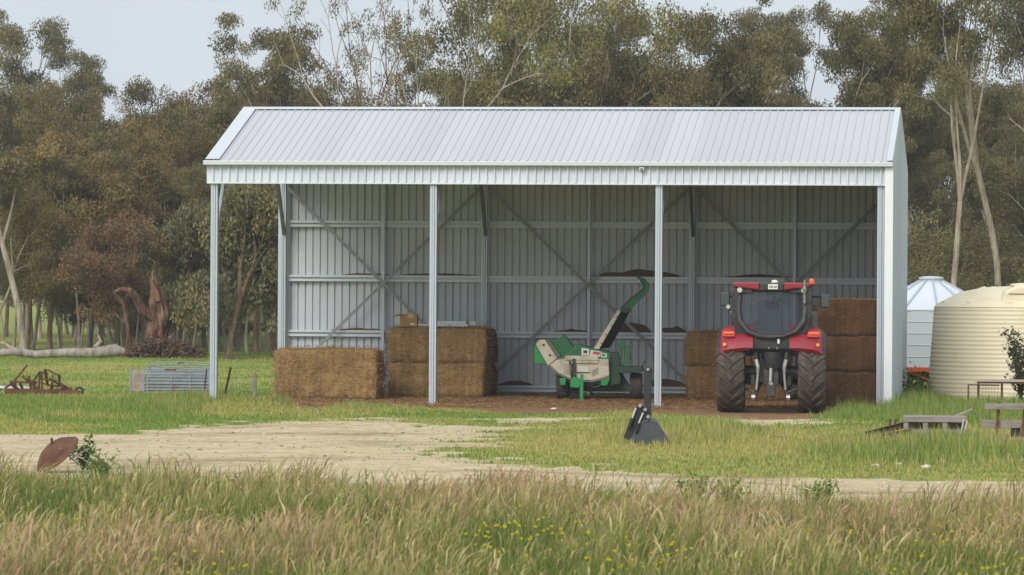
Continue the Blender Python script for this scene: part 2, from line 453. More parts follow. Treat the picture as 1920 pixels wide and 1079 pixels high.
p2 = P + dirv * (lean * hh * 0.8)[:, None] + up3 * (hh * 0.88)[:, None]
droop = np.where(isseed, 0.01 + 0.045 * rng.random(n), 0.0)
p3 = P + dirv * (lean * hh * 1.1 + droop)[:, None] + up3 * (hh * 1.0 - droop * 0.6)[:, None]
vv = np.concatenate([P - sv * wd[:, None] * .5, P + sv * wd[:, None] * .5, p1 - sv * wd[:, None] * .4, p1 + sv * wd[:, None] * .4,
                     p2 - sv * hw[:, None] * .5, p2 + sv * hw[:, None] * .5, p3], 0)
I = np.arange(n)
ff = np.concatenate([np.stack(t, 1) for t in ((I, I + n, I + 3 * n), (I, I + 3 * n, I + 2 * n), (I + 2 * n, I + 3 * n, I + 5 * n), (I + 2 * n, I + 5 * n, I + 4 * n), (I + 4 * n, I + 5 * n, I + 6 * n))], 0)
cc = np.concatenate([base * .8, base * .8, stem, stem, head, head, head], 0)
tag(link('tall_grass', np_mesh('tall_grass', vv, ff, cc, grass_m)), 'tall pinkish tan seeding grass filling the foreground paddock', 'grass', kind='stuff')
# --- leafy green growth low down in the paddock
N = 210000
ux = (rng.random(N) * 2 - 1) * 9.8; uy = 33 + 27 * rng.random(N)
k = (np.abs(ux) < 0.1225 * uy + 2.2) & (uy < tall_limit(ux, uy) + 1.0 + (fbm(ux * 0.8, uy * 0.8, 61) - 0.5) * 3.0)
ux, uy = ux[k], uy[k]; n = len(ux)
gp = fbm(ux * 0.5, uy * 0.4, 91, 3)
blade_tris('paddock_undergrowth', np.stack([ux, uy, zgrid(ux, uy)], 1), (0.16 + 0.26 * rng.random(n)) * (0.55 + 0.9 * gp), 0.010 + 0.012 * rng.random(n), np.abs(rng.normal(0.3, 0.2, n)), rng.random(n) * 6.28,
           pick(n, [lin(102, 124, 50), lin(124, 140, 62), lin(82, 104, 44), lin(166, 156, 104)], [4, 3, 3, 1.5]), label='green leafy undergrowth low in the foreground paddock')
# --- short turf between the road, the shed and the trees
def scatter(nn, x0, x1, y0, y1):
    y = y0 + (y1 - y0) * rng.random(nn); x = x0 + (x1 - x0) * rng.random(nn)
    k = np.abs(x) < 0.1225 * y + 3.0
    return x[k], y[k]
def px_of(x, y, z=0): return 960 + x / y * F, HOR + (EYE - z) / y * F + ROLL * (x / y * F)
tallspots = [(300, 765, 90, 20, .26), (370, 748, 60, 18, .22), (560, 757, 80, 10, .15), (1320, 818, 120, 16, .30), (1160, 822, 60, 14, .24), (1255, 826, 40, 12, .20), (1750, 848, 230, 22, .34), (1600, 770, 60, 20, .30),
             (1720, 765, 90, 26, .34), (1860, 780, 120, 26, .30), (1100, 757, 80, 10, .16), (880, 756, 80, 8, .16), (700, 770, 90, 10, .12), (60, 770, 160, 24, .14), (1560, 775, 60, 8, .22), (1850, 842, 90, 16, .3), (660, 762, 50, 8, .12), (1290, 768, 40, 6, .18)]
for (nm, lb, nn, box, hb) in (('turf_near', 'short green and yellowish turf between road and shed', 330000, (-16, 16, 57, 101), 0.022),
                              ('turf_far', 'bright green turf running back to the trees', 130000, (-21, 21, 101, 158), 0.035)):
    x, y = scatter(nn, *box)
    g, h = masks(x, y)
    pz = rng.random(len(x))
    k = (g < -0.25 + 1.1 * pz ** 6) & (h < 0.1 + 0.2 * pz ** 4)
    # nothing grows through the roofed floor
    lx = (x - SH0.x) * E1.x + (y - SH0.y) * E1.y; ly = (x - SH0.x) * E2.x + (y - SH0.y) * E2.y
    k &= ~((np.abs(lx) < 7.9) & (ly > 0.6) & (ly < 9.2) & (lx > -5.8))
    x, y = x[k], y[k]; n = len(x)
    pxx, pyy = px_of(x, y)
    hx = np.zeros(n)
    for (cx, cy, rx, ry, hv) in tallspots: hx = np.maximum(hx, hv * np.exp(-((pxx - cx) / rx) ** 2 - ((pyy - cy) / ry) ** 2))
    hgt = (hb + 0.045 * fbm(x * 0.9, y * 0.9, 101) + 0.8 * hx * (0.6 + 0.7 * rng.random(n))) * (0.5 + rng.random(n))
    dr = np.clip(sstep(0.42, 0.62, fbm(x * 0.3, y * 0.3, 41, 4)) * 0.75 + 0.6 * sstep(-1.5, 1.5, x) * (y < 84) - 0.5 * (hx > .1), 0, 1)
    ca = pick(n, [lin(120, 143, 64), lin(138, 157, 75), lin(106, 128, 56), lin(158, 166, 94)], [4, 3, 3, 1.5], .12)
    cb = pick(n, [lin(180, 170, 102), lin(164, 160, 88), lin(194, 180, 128), lin(148, 150, 78)], [3, 3, 2, 2], .12)
    c = np.where((rng.random(n) < dr)[:, None], cb, ca)
    tp = np.where((rng.random(n) < 0.12 * (hx > 0.08))[:, None], np.array(lin(176, 150, 118)), c * 1.1)
    blade_tris(nm, np.stack([x, y, zgrid(x, y)], 1), hgt, 0.014 + 0.016 * rng.random(n) + 0.006 * (y > 100), np.abs(rng.normal(0.35, 0.25, n)), rng.random(n) * 6.28, c, tp, label=lb)
# --- wildflowers
N = 1100
fy = 36.5 + 9 * rng.random(N) ** 1.3; fx = (rng.random(N) * 2 - 1) * (0.1225 * fy + 1)
k = fbm(fx * 0.9, fy * 0.6, 111, 3) + 0.05 * (fx > 0) > 0.56
fx, fy = fx[k], fy[k]
fv = []; fq = []
for X, Y in zip(fx, fy):
    z = 0.30 + 0.2 * random.Random(X).random()
    for s in range(3):
        a = s * 1.05; r = 0.02; o = len(fv)
        fv += [(X - r * math.cos(a), Y - r * math.sin(a), z), (X, Y, z - r * .7), (X + r * math.cos(a), Y + r * math.sin(a), z), (X, Y, z + r * .7)]
        fq.append((o, o + 1, o + 2, o + 3))
tag(link('wildflowers', np_mesh('wildflowers', np.array(fv), np.array(fq), np.tile(np.array(lin(222, 212, 40)), (len(fv), 1)), grass_m)), 'small yellow wildflowers dotted through the nearest grass', 'flowers', kind='stuff')

# --- loose stones of the gravel
N = 7000
sx, sy = scatter(N, -14, 14, 56, 84); g_, h_ = masks(sx, sy); k = g_ > 0.1 + 1.2 * rng.random(len(sx)) ** 2
sx, sy = sx[k], sy[k]; n = len(sx); sz = 0.008 + 0.022 * rng.random(n) ** 4
oc = np.array([(1, 0, 0), (0, 1, 0), (-1, 0, 0), (0, -1, 0), (0, 0, .75), (0, 0, -.4)], float)
jit = 1 + rng.normal(0, .25, (n, 6, 1)); sv_ = oc[None] * jit * sz[:, None, None] * np.array([1.3, 1.0, 0.9]) + np.stack([sx, sy, zgrid(sx, sy) + sz * .2], 1)[:, None]
tf = np.array([(0, 1, 4), (1, 2, 4), (2, 3, 4), (3, 0, 4), (1, 0, 5), (2, 1, 5), (3, 2, 5), (0, 3, 5)])
sf = (tf[None] + (np.arange(n) * 6)[:, None, None]).reshape(-1, 3)
sc_ = np.repeat(pick(n, [lin(224, 212, 186), lin(200, 184, 152), lin(172, 156, 126)], [3, 3, 1.5]), 6, 0)
tag(link('gravel_stones', np_mesh('gravel_stones', sv_.reshape(-1, 3), sf, sc_, grass_m)), 'loose pale stones scattered over the gravel road', 'gravel', kind='stuff')

# --- loose straw trodden into the shed floor
N = 42000
lx_ = -8.2 + 16.2 * rng.random(N); ly_ = -2.6 + 11.4 * rng.random(N) ** 1.4
fx_ = SH0.x + E1.x * lx_ + E2.x * ly_; fy_ = SH0.y + E1.y * lx_ + E2.y * ly_
g_, h_ = masks(fx_, fy_); k = (h_ > -0.5 + 1.0 * rng.random(N)) & (fbm(fx_ * 1.2, fy_ * 1.2, 141, 3) + 0.15 * rng.random(N) > 0.47)
fx_, fy_ = fx_[k], fy_[k]; n = len(fx_)
aa = rng.random(n) * 6.28; LL = 0.05 + 0.10 * rng.random(n); P = np.stack([fx_, fy_, 0.006 + 0.03 * rng.random(n)], 1)
dd = np.stack([np.cos(aa) * LL, np.sin(aa) * LL, 0.05 * rng.random(n) ** 2], 1); ss = np.stack([-np.sin(aa), np.cos(aa), 0.6 + 0 * aa], 1) * 0.006
vv = np.concatenate([P - ss, P + ss, P + dd]); vv[:, 2] = np.maximum(vv[:, 2], .005); I = np.arange(n)
cs = pick(n, [lin(176, 142, 98), lin(150, 118, 80), lin(122, 94, 64), lin(196, 164, 118)], [3, 3, 2, 1.5])
tag(link('floor_straw', np_mesh('floor_straw', vv, np.stack([I, I + n, I + 2 * n], 1), np.concatenate([cs] * 3), grass_m)), 'loose brown straw strewn over the shed floor', 'straw', kind='stuff')

# ================================================================== MACHINERY SHED
ZINC = mat('zinc_sheet', (0.62, 0.66, 0.72), 0.45, 0.08, 0.08, 1.2, stretch=(1, 1, 0.35), col2=(0.52, 0.54, 0.57), mix=0.2, bump=0.05, bscale=3, objvar=0.05)
ROOFM = mat('zinc_roof', (0.565, 0.565, 0.585), 0.5, 0.2, 0.09, 0.8, stretch=(1, 0.25, 1), col2=(0.47, 0.47, 0.48), mix=0.22, bump=0.05, bscale=2, objvar=0.05)
SHADEZ = mat('shaded_zinc', (0.55, 0.585, 0.635), 0.5, 0.12, 0.08, 1.2, stretch=(1, 1, 0.35), col2=(0.42, 0.42, 0.43), mix=0.25, objvar=0.03)  # back wall copy of the zinc, colour darkened to deepen the interior shade
TRIM = mat('zinc_trim', (0.68, 0.71, 0.75), 0.4, 0.3, 0.04, 2.0)
GALV = mat('galvanised_steel', (0.50, 0.55, 0.60), 0.42, 0.45, 0.10, 9.0, bump=0.02)
BRACE = mat('brace_strap', (0.27, 0.275, 0.28), 0.5, 0.3, 0.12, 6)
GIRT = mat('bright_girt', (0.62, 0.66, 0.70), 0.4, 0.25, 0.08, 6)
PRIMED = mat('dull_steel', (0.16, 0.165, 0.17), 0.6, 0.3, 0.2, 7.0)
shed = thing('machinery_shed', 'long open-fronted galvanised steel shed with gable roof', 'shed', SH0, -TH)
XL, XR, DEP = -7.97, 7.95, 9.0
ZE, ZF, ZR = 5.63, 5.12, 7.01                   # eave, bottom of the fascia, ridge
PIT = 0.1895
def profile(n, step=PIT, rib=0.05):
    p = []
    for k in range(n):
        x = k * step
        p += [(x, 0), (x + step * 0.64, 0), (x + step * 0.68, rib), (x + step * 0.88, rib), (x + step * 0.92, 0)]
    p.append((n * step, 0))
    return p
def sheet_mesh(name, n, bot, top, m, axis='wall', flip=1.0):
    """ribbed sheet of n pans: bot/top give the end heights as functions of x"""
    pr = profile(n); vs = []; fs = []
    for x, d in pr:
        vs.append((x, -d * flip, bot(x))); vs.append((x, -d * flip, top(x)))
    for i in range(len(pr) - 1): fs.append((2 * i, 2 * i + 2, 2 * i + 3, 2 * i + 1))
    mb = MB().add(vs, fs); return mb.mesh(name, m)
NS = 21; SW = PIT * 4
me = sheet_mesh('fascia_sheet', 4, lambda x: ZF, lambda x: ZE - 0.04, ZINC)
for k in range(NS): link('fascia_sheet', me, shed, (XL + k * SW, 0.0, 0))
me = sheet_mesh('wall_sheet', 4, lambda x: -0.02, lambda x: ZE, SHADEZ, flip=-1)
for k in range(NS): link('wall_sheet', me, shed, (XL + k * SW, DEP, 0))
# right gable wall, ribs outwards
def gz(y): return ZE + (ZR - ZE) * (1 - abs(y - DEP / 2) / (DEP / 2))
k = 0; yy = 0.0
while yy < DEP - 1e-3:
    nn = min(4, int(round((DEP - yy) / PIT)))
    if nn < 1: break
    y0 = yy
    me = sheet_mesh('gable_sheet', nn, lambda x: 0.05, lambda x: gz(min(DEP, y0 + x)) - 0.03, ZINC)
    link('gable_sheet', me, shed, (XR, yy, 0), (0, 0, math.pi / 2)); yy += nn * PIT
# roof, two slopes
profile_r = lambda n: [q for k in range(n) for q in ((k * PIT, 0), (k * PIT + PIT * .66, 0), (k * PIT + PIT * .74, .022), (k * PIT + PIT * .86, .022), (k * PIT + PIT * .94, 0))] + [(n * PIT, 0)]
SL = math.hypot(DEP / 2 + 0.06, (ZR - ZE) * (1 + 0.06 / (DEP / 2))); ang = math.atan2(ZR - ZE, DEP / 2)
pr = profile_r(4)
vs = []; fs = []
for x, d in pr: vs += [(x, 0, d), (x, SL, d)]
for i in range(len(pr) - 1): fs.append((2 * i, 2 * i + 2, 2 * i + 3, 2 * i + 1))
me = MB().add(vs, fs).mesh('roof_sheet', ROOFM)
for k in range(NS):
    link('roof_sheet', me, shed, (XL + k * SW, -0.06, ZE - 0.06 * math.tan(ang) + 0.012), (ang, 0, 0))
    link('roof_sheet', me, shed, (XL + (k + 1) * SW, DEP + 0.06, ZE - 0.06 * math.tan(ang) + 0.012), (ang, 0, math.pi))
# ridge cap, barge flashings, gutter, corner flashing
c, s_ = math.cos(ang), math.sin(ang)
mb = MB()
for sg in (1, -1):
    y0 = DEP / 2
    a = (y0, ZR + 0.06); b_ = (y0 - sg * 0.18 * c, ZR + 0.062 - 0.18 * s_)
    mb.prism([a, b_, (b_[0], b_[1] - 0.012), (a[0], a[1] - 0.012)], XL - 0.02, XR + 0.02, 'x')
mb.build('ridge_cap', TRIM, shed)
MB().lathe([(0.0, 0.09), (0.03, 0.07), (0.035, 0.0), (0.0, 0.0)], 10, 'z', (-3.55, DEP / 2, ZR + 0.05)).build('ridge_vent_pipe', TRIM, shed)
for xx, wd in ((XL, 0.30), (XR, 0.10)):
    mb = MB()
    sgx = 1 if xx < 0 else -1
    for sg in (1, -1):
        ya = DEP / 2 - sg * 0.001; za = ZR + 0.055; yb = DEP / 2 - sg * (DEP / 2 + 0.06); zb = ZE - 0.02 + 0.055
        x0, x1 = xx - sgx * 0.03, xx + sgx * wd
        mb.add([(x0, ya, za), (x1, ya, za), (x1, yb, zb), (x0, yb, zb), (x0, ya, za - 0.16), (x0, yb, zb - 0.16)], [(0, 1, 2, 3), (0, 3, 5, 4)])
    mb.build('barge_flashing', TRIM, shed)
g0 = -0.06
MB().prism([(g0, ZE - 0.005), (g0 - 0.015, ZE - 0.005), (g0 - 0.03, ZE - 0.015), (g0 - 0.115, ZE - 0.015), (g0 - 0.125, ZE + 0.0), (g0 - 0.135, ZE - 0.01), (g0 - 0.13, ZE - 0.10), (g0, ZE - 0.11)],
           XL - 0.05, XR + 0.04, 'x').build('gutter', TRIM, shed, bevel=0.004)
MB().box((0, -0.02, ZF - 0.012), (XR - XL, 0.05, 0.03)).build('fascia_edge', TRIM, shed)
mb = MB(); mb.box((XR - 0.045, -0.052, ZF * .5 + 0.22), (0.19, 0.025, ZE - 0.16)); mb.box((XR + 0.042, 0.02, ZF * .5 + 0.22), (0.02, 0.17, ZE - 0.16))
mb.build('corner_flashing', mat('white_flashing', (0.80, 0.82, 0.84), 0.35, 0.1, 0.03), shed, bevel=0.006)
lt = MB().box((2.24, -0.10, ZE - 0.17), (0.11, 0.10, 0.08)).build('security_light', mat('light_housing', (0.75, 0.75, 0.73), 0.5), shed, bevel=0.01)
MB().box((2.24, -0.156, ZE - 0.175), (0.07, 0.012, 0.05)).build('lens', mat('lens_grey', (0.2, 0.21, 0.22), 0.2), lt)
# columns: two C sections back to back with a slot between
def column(x, y, z1, w=0.17, d=0.17, name='front_post'):
    mb = MB()
    mb.box((x - w * 0.16, y, z1 / 2), (w * 0.64, d, z1)); mb.box((x + w * 0.345, y + 0.006, z1 / 2), (w * 0.30, d - 0.01, z1))
    mb.box((x - w * .16, y - d * .5 - .006, z1 / 2), (w * .10, .014, z1))
    o = mb.build(name, GALV, shed, bevel=0.006)
    MB().box((x, y, 0.012), (w + 0.012, d + 0.012, 0.02)).build('base_plate', GALV, o)
    b = MB()
    for q in (-1, 1): b.tube([(x + q * (w * .5 + .035), y - d * .3, 0.02), (x + q * (w * .5 + .035), y - d * .3, 0.06)], .012, 6)
    b.build('bolts', GALV, o)
    return o
FX = [-7.80, -2.625, 2.625, 7.72]
RX = [-7.79, -2.625, 2.625, 7.72]
for x in FX: column(x, 0.12, ZF + 0.35, 0.165)
for x in RX: column(x, DEP - 0.28, ZE - 0.05, 0.15, 0.16, 'rear_post')
MB().box((RX[0] - 0.10, DEP - 0.2, ZE / 2), (0.09, 0.03, ZE - 0.1)).build('corner_flashing', GALV, shed)
for i in range(3):
    x = (RX[i] + RX[i + 1]) / 2 + (0.02 if i else -0.02)
    MB().box((x, DEP - 0.2, ZE / 2 - 0.05), (0.075, 0.10, ZE - 0.1)).build('mullion', GALV, shed, bevel=0.004)
# girts, each a channel with a rolled lip top and bottom
for i in range(3):
    a, b_ = RX[i] + 0.08, RX[i + 1] - 0.08
    for z in (4.28, 2.90, 1.50, 0.14):
        mb = MB()
        L = b_ - a; cx = (a + b_) / 2
        mb.box((cx, DEP - 0.045, z), (L, 0.012, 0.15)); mb.box((cx, DEP - 0.085, z + 0.075), (L, 0.09, 0.012)); mb.box((cx, DEP - 0.085, z - 0.075), (L, 0.09, 0.012))
        mb.box((cx, DEP - 0.132, z + 0.052), (L, 0.012, 0.06)); mb.box((cx, DEP - 0.132, z - 0.05), (L, 0.012, 0.062))
        mb.build('girt', GIRT, shed)
# side girts on the gable wall (inside) and purlins under the roof
for z in (4.28, 2.90, 1.50, 0.14): MB().box((XR - 0.07, DEP / 2, z), (0.05, DEP - 0.5, 0.14)).build('side_girt', GALV, shed)
for k in range(6):
    for sg in (1, -1):
        y = DEP / 2 - sg * (0.25 + k * 0.82); z = gz(y) - 0.11
        MB().box(((XL + XR) / 2, y, z), (XR - XL - 0.1, 0.05, 0.15)).build('purlin', GALV, shed)
# portal rafters and knee braces
for i in range(4):
    for sg in (1, -1):
        y1 = 0.12 if sg > 0 else DEP - 0.28
        x = FX[i] if i else FX[0] + 0.04
        MB().beam((x, y1, gz(y1) - 0.30), (x, DEP / 2 - sg * .02, ZR - 0.32), 0.09, 0.22).build('rafter', GALV, shed)
        xk = (FX if sg > 0 else RX)[i]
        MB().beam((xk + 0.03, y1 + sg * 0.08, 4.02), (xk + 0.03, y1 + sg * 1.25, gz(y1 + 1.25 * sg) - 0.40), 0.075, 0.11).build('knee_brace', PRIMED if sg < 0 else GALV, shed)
# flat cross bracing on the back wall
for i in range(3):
    a, b_ = RX[i] + 0.1, RX[i + 1] - 0.1
    for (za, zb) in ((5.2, 0.35), (0.35, 5.2)):
        MB().beam((a, DEP - 0.30 if za > zb else DEP - 0.315, za), (b_, DEP - 0.30 if za > zb else DEP - 0.315, zb), 0.012, 0.075, up=(0, 0.0, 1)).build('cross_brace', BRACE, shed)
# front roof bracing seen dark under the roof
DUST = mat('hay_dust', lin(96, 74, 56), 0.95, 0, 0.3, 18, bump=0.4)
def heap(s0, s1, z, h, seed, label):
    r = random.Random(seed); n = 22; mb = MB(); top = []
    for i in range(n + 1):
        u = i / n; e = math.sin(math.pi * u) ** 0.7
        top.append(h * e * (0.62 + 0.55 * float(vnoise(np.array([u * 6.0 + seed]), np.array([seed * 1.7]), seed)[0])) + 0.006)
    vs = []
    for i in range(n + 1):
        x = s0 + (s1 - s0) * i / n
        vs += [(x, -0.06, 0), (x, -0.045, top[i] * .6), (x, 0.0, top[i]), (x, 0.035, top[i] * 1.02), (x, 0.035, 0)]
    fs = []
    for i in range(n):
        for k in range(4): fs.append((i * 5 + k, i * 5 + 5 + k, i * 5 + 6 + k, i * 5 + 1 + k))
    fs += [(4, 3, 2, 1, 0), tuple(n * 5 + k for k in range(5))]
    o = mb.add([(x - (s0 + s1) / 2, y, zz) for x, y, zz in vs], fs).build('hay_dust_heap', DUST, None, True)
    o.location = S((s0 + s1) / 2, DEP - 0.082, z + 0.082); o.rotation_euler = (0, 0, -TH)
    tag(o, label, 'hay dust', 'dust lying on the wall girts')
heap(-6.6, -5.2, 1.50, 0.05, 1, 'thin strip of brown hay dust on low girt above left bale, left end')
heap(-5.1, -2.75, 1.50, 0.13, 2, 'brown hay dust drift on low girt left of the stacked bales')
heap(-6.3, -5.05, 2.90, 0.04, 3, 'thin dust line on middle girt in the left bay')
heap(-4.85, -2.8, 2.90, 0.05, 12, 'thin dust line on middle girt above the stacked bales')
heap(0.05, 2.35, 2.90, 0.16, 4, 'large brown hay dust mound on middle girt behind the chipper chute')
heap(0.55, 1.6, 1.50, 0.27, 5, 'peaked brown hay dust mound on low girt right of the chipper chute')
heap(1.75, 2.5, 1.50, 0.16, 6, 'small brown hay dust mound on low girt beside a rear post')
heap(-0.9, 0.0, 1.50, 0.06, 7, 'thin brown hay dust strip on low girt above the chipper hopper')
heap(1.35, 2.5, 0.14, 0.20, 8, 'brown hay dust on the bottom girt right of the chipper')
heap(-2.3, -1.4, 0.14, 0.12, 9, 'brown hay dust on the bottom girt right of the stacked bales')
heap(-4.0, -2.8, 0.14, 0.16, 10, 'brown hay dust on the bottom girt between the left bale and the stack')
heap(3.4, 5.2, 2.90, 0.07, 11, 'thin hay dust line on middle girt above the tractor')

# ================================================================== HAY BALES
def hay_mat(name, a, b, c):
    m = bpy.data.materials.new(name); m.use_nodes = True
    n, l = m.node_tree.nodes, m.node_tree.links
    bs = n['Principled BSDF']; bs.inputs['Roughness'].default_value = 0.95; bs.inputs['Specular IOR Level'].default_value = 0.1
    tc = n.new('ShaderNodeTexCoord'); mp = n.new('ShaderNodeMapping'); mp.inputs['Scale'].default_value = (2.2, 2.2, 7.0)
    l.new(tc.outputs['Object'], mp.inputs['Vector'])
    z = n.new('ShaderNodeTexNoise'); z.inputs['Scale'].default_value = 7.0; z.inputs['Detail'].default_value = 9.0; z.inputs['Roughness'].default_value = 0.8; z.inputs['Distortion'].default_value = 0.6
    l.new(mp.outputs['Vector'], z.inputs['Vector'])
    r = n.new('ShaderNodeValToRGB'); e = r.color_ramp.elements; e.new(0.5)
    for k, (p, q) in enumerate(((0.3, a), (0.5, b), (0.72, c))): e[k].position = p; e[k].color = tuple(q) + (1,)
    l.new(z.outputs['Fac'], r.inputs['Fac'])
    z2 = n.new('ShaderNodeTexNoise'); z2.inputs['Scale'].default_value = 1.6; z2.inputs['Detail'].default_value = 3.0; l.new(tc.outputs['Object'], z2.inputs['Vector'])
    mr = n.new('ShaderNodeMapRange'); mr.inputs['From Min'].default_value = 0.3; mr.inputs['From Max'].default_value = 0.7; mr.inputs['To Min'].default_value = 0.72; mr.inputs['To Max'].default_value = 1.2; l.new(z2.outputs['Fac'], mr.inputs['Value'])
    mp3 = n.new('ShaderNodeMapping'); mp3.inputs['Scale'].default_value = (7.0, 1.0, 0.5); l.new(tc.outputs['Object'], mp3.inputs['Vector'])
    z3 = n.new('ShaderNodeTexNoise'); z3.inputs['Scale'].default_value = 1.6; z3.inputs['Detail'].default_value = 4.0; z3.inputs['Distortion'].default_value = 0.5; l.new(mp3.outputs['Vector'], z3.inputs['Vector'])
    m3 = n.new('ShaderNodeMapRange'); m3.inputs['From Min'].default_value = 0.35; m3.inputs['From Max'].default_value = 0.65; m3.inputs['To Min'].default_value = 0.78; m3.inputs['To Max'].default_value = 1.12; l.new(z3.outputs['Fac'], m3.inputs['Value'])
    mm = n.new('ShaderNodeMath'); mm.operation = 'MULTIPLY'; l.new(mr.outputs['Result'], mm.inputs[0]); l.new(m3.outputs['Result'], mm.inputs[1]); mr = mm
    v = n.new('ShaderNodeVectorMath'); v.operation = 'SCALE'; l.new(r.outputs['Color'], v.inputs[0]); l.new(mr.outputs[0], v.inputs['Scale'])
    l.new(v.outputs['Vector'], bs.inputs['Base Color'])
    bp = n.new('ShaderNodeBump'); bp.inputs['Strength'].default_value = 0.9; bp.inputs['Distance'].default_value = 0.05; l.new(z.outputs['Fac'], bp.inputs['Height']); l.new(bp.outputs['Normal'], bs.inputs['Normal'])
    return m
HAY = hay_mat('pressed_hay', lin(116, 93, 60), lin(166, 136, 92), lin(202, 172, 124))
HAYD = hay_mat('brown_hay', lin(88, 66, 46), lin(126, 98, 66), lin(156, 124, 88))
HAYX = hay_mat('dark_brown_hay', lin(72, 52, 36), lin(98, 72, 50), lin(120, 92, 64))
STRAW = leaf_mat('straw', 0.2, 0.8, objvar=0.0)
TWINE = mat('baler_twine', lin(150, 118, 78), 0.8)
def bale(loc, L, Dp, H, rz, label, seed, hm=HAY, fuzz=2600, bulge=0.04, group='big square hay bales', soft=1.0):
    r = np.random.default_rng(seed)
    root = thing('hay_bale', label, 'hay bale', loc, rz, group)
    nx, ny, nz = int(L / 0.09), int(Dp / 0.12), int(H / 0.09)
    vs = {}; V = []; Fc = []
    def vid(i, j, k):
        if (i, j, k) not in vs:
            u, v, w = i / nx * 2 - 1, j / ny * 2 - 1, k / nz * 2 - 1
            # softly rounded, slumped block
            fx = 1 - soft * 0.022 * (abs(v) ** 6 + abs(w) ** 6); fy = 1 - soft * 0.03 * (abs(u) ** 6 + abs(w) ** 6); fz = 1 - soft * 0.035 * (abs(u) ** 6 + abs(v) ** 6)
            bl = 1 + bulge * (1 - w * w) * 0.4
            p = np.array([u * L / 2 * fx * bl, v * Dp / 2 * fy * bl, (w * fz + 1) * H / 2])
            q = np.array([u * L, v * Dp, w * H])
            nz_ = fbm(np.array([q[0] * 4 + seed * 3.1 + q[1] * 2]), np.array([q[2] * 5 + q[1] * 3]), seed, 3)[0] - 0.5
            nl = fbm(np.array([q[0] * 1.3 + seed]), np.array([q[2] * 1.6 + q[1]]), seed + 9, 2)[0] - 0.5
            d = p - np.array([0, 0, H / 2]); d = d / (np.linalg.norm(d) + 1e-6)
            p = p + d * (nz_ * 0.08 + nl * 0.12) * (0.4 + 0.6 * soft)
            p[2] = max(0.0, p[2]) if w > -1 else 0.0
            vs[(i, j, k)] = len(V); V.append(p)
        return vs[(i, j, k)]
    for i in range(nx):
        for j in range(ny):
            Fc.append((vid(i, j, nz), vid(i + 1, j, nz), vid(i + 1, j + 1, nz), vid(i, j + 1, nz)))
            Fc.append((vid(i, j, 0), vid(i, j + 1, 0), vid(i + 1, j + 1, 0), vid(i + 1, j, 0)))
        for k in range(nz):
            Fc.append((vid(i, 0, k), vid(i + 1, 0, k), vid(i + 1, 0, k + 1), vid(i, 0, k + 1)))
            Fc.append((vid(i, ny, k), vid(i, ny, k + 1), vid(i + 1, ny, k + 1), vid(i + 1, ny, k)))
    for j in range(ny):
        for k in range(nz):
            Fc.append((vid(0, j, k), vid(0, j, k + 1), vid(0, j + 1, k + 1), vid(0, j + 1, k)))
            Fc.append((vid(nx, j, k), vid(nx, j + 1, k), vid(nx, j + 1, k + 1), vid(nx, j, k + 1)))
    V = np.array(V); Fq = np.array(Fc)
    link('block', np_mesh('block', V, Fq, None, hm, True), root)
    # loose stalks standing off the faces
    fi = r.integers(0, len(Fq), fuzz); c = V[Fq[fi]].mean(1) + r.normal(0, 0.03, (fuzz, 3))
    nrm = np.cross(V[Fq[fi, 1]] - V[Fq[fi, 0]], V[Fq[fi, 2]] - V[Fq[fi, 0]]); nrm /= np.linalg.norm(nrm, axis=1)[:, None] + 1e-9
    dr = r.normal(0, 1, (fuzz, 3)); dr[:, 2] *= 0.5; dr /= np.linalg.norm(dr, axis=1)[:, None]
    tip = c + dr * (0.06 + 0.09 * r.random((fuzz, 1))) + nrm * (0.012 + 0.03 * r.random((fuzz, 1)))
    tip[:, 2] = np.maximum(tip[:, 2], 0.004); c[:, 2] = np.maximum(c[:, 2], 0.004)
    sd = np.cross(dr, nrm); sd /= np.linalg.norm(sd, axis=1)[:, None] + 1e-9
    w = 0.007
    v = np.concatenate([c - sd * w + nrm * .004, c + sd * w + nrm * .004, tip], 0); I = np.arange(fuzz)
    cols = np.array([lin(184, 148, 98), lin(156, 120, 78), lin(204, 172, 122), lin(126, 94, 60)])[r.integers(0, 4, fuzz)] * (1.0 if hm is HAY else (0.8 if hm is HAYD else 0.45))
    o = link('loose_straw', np_mesh('loose_straw', v, np.stack([I, I + fuzz, I + 2 * fuzz], 1), np.concatenate([cols] * 3), STRAW), root); o['kind'] = 'stuff'
    # baler twine running round the bale
    for q in range(5):
        yy = -Dp / 2 + Dp * (q + 0.5) / 5
        MB().tube([(-L / 2 * 0.97, yy, H + 0.012), (0, yy, H + 0.022), (L / 2 * 0.97, yy, H + 0.012)], 0.004, 4).build('twine', TWINE, root)
    return root
bl = W(611, 748); 
bale((bl.x + 0.08, bl.y + 0.62, 0), 2.50, 1.2, 1.18, -TH, 'single large hay bale at the left end of the shed', 1, fuzz=6000)
b2 = W(818, 745); c2 = Vector((b2.x, b2.y, 0)) + E2 * 0.62
bale(c2, 2.36, 1.22, 0.86, -TH, 'lower hay bale of the stack behind the second post', 2, fuzz=4000)
bale(c2 + E1 * 0.02 + Vector((0, 0, 0.845)), 2.44, 1.24, 0.86, -TH + 0.01, 'upper hay bale of the stack behind the second post, box on top', 3, fuzz=4000)
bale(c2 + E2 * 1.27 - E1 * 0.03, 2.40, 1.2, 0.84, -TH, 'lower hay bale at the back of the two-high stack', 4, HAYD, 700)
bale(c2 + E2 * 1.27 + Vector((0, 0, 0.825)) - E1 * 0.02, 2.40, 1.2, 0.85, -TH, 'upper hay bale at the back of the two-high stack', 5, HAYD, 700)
b3 = Vector((G(1297, 100.9) + 1.2, 101.5, 0))
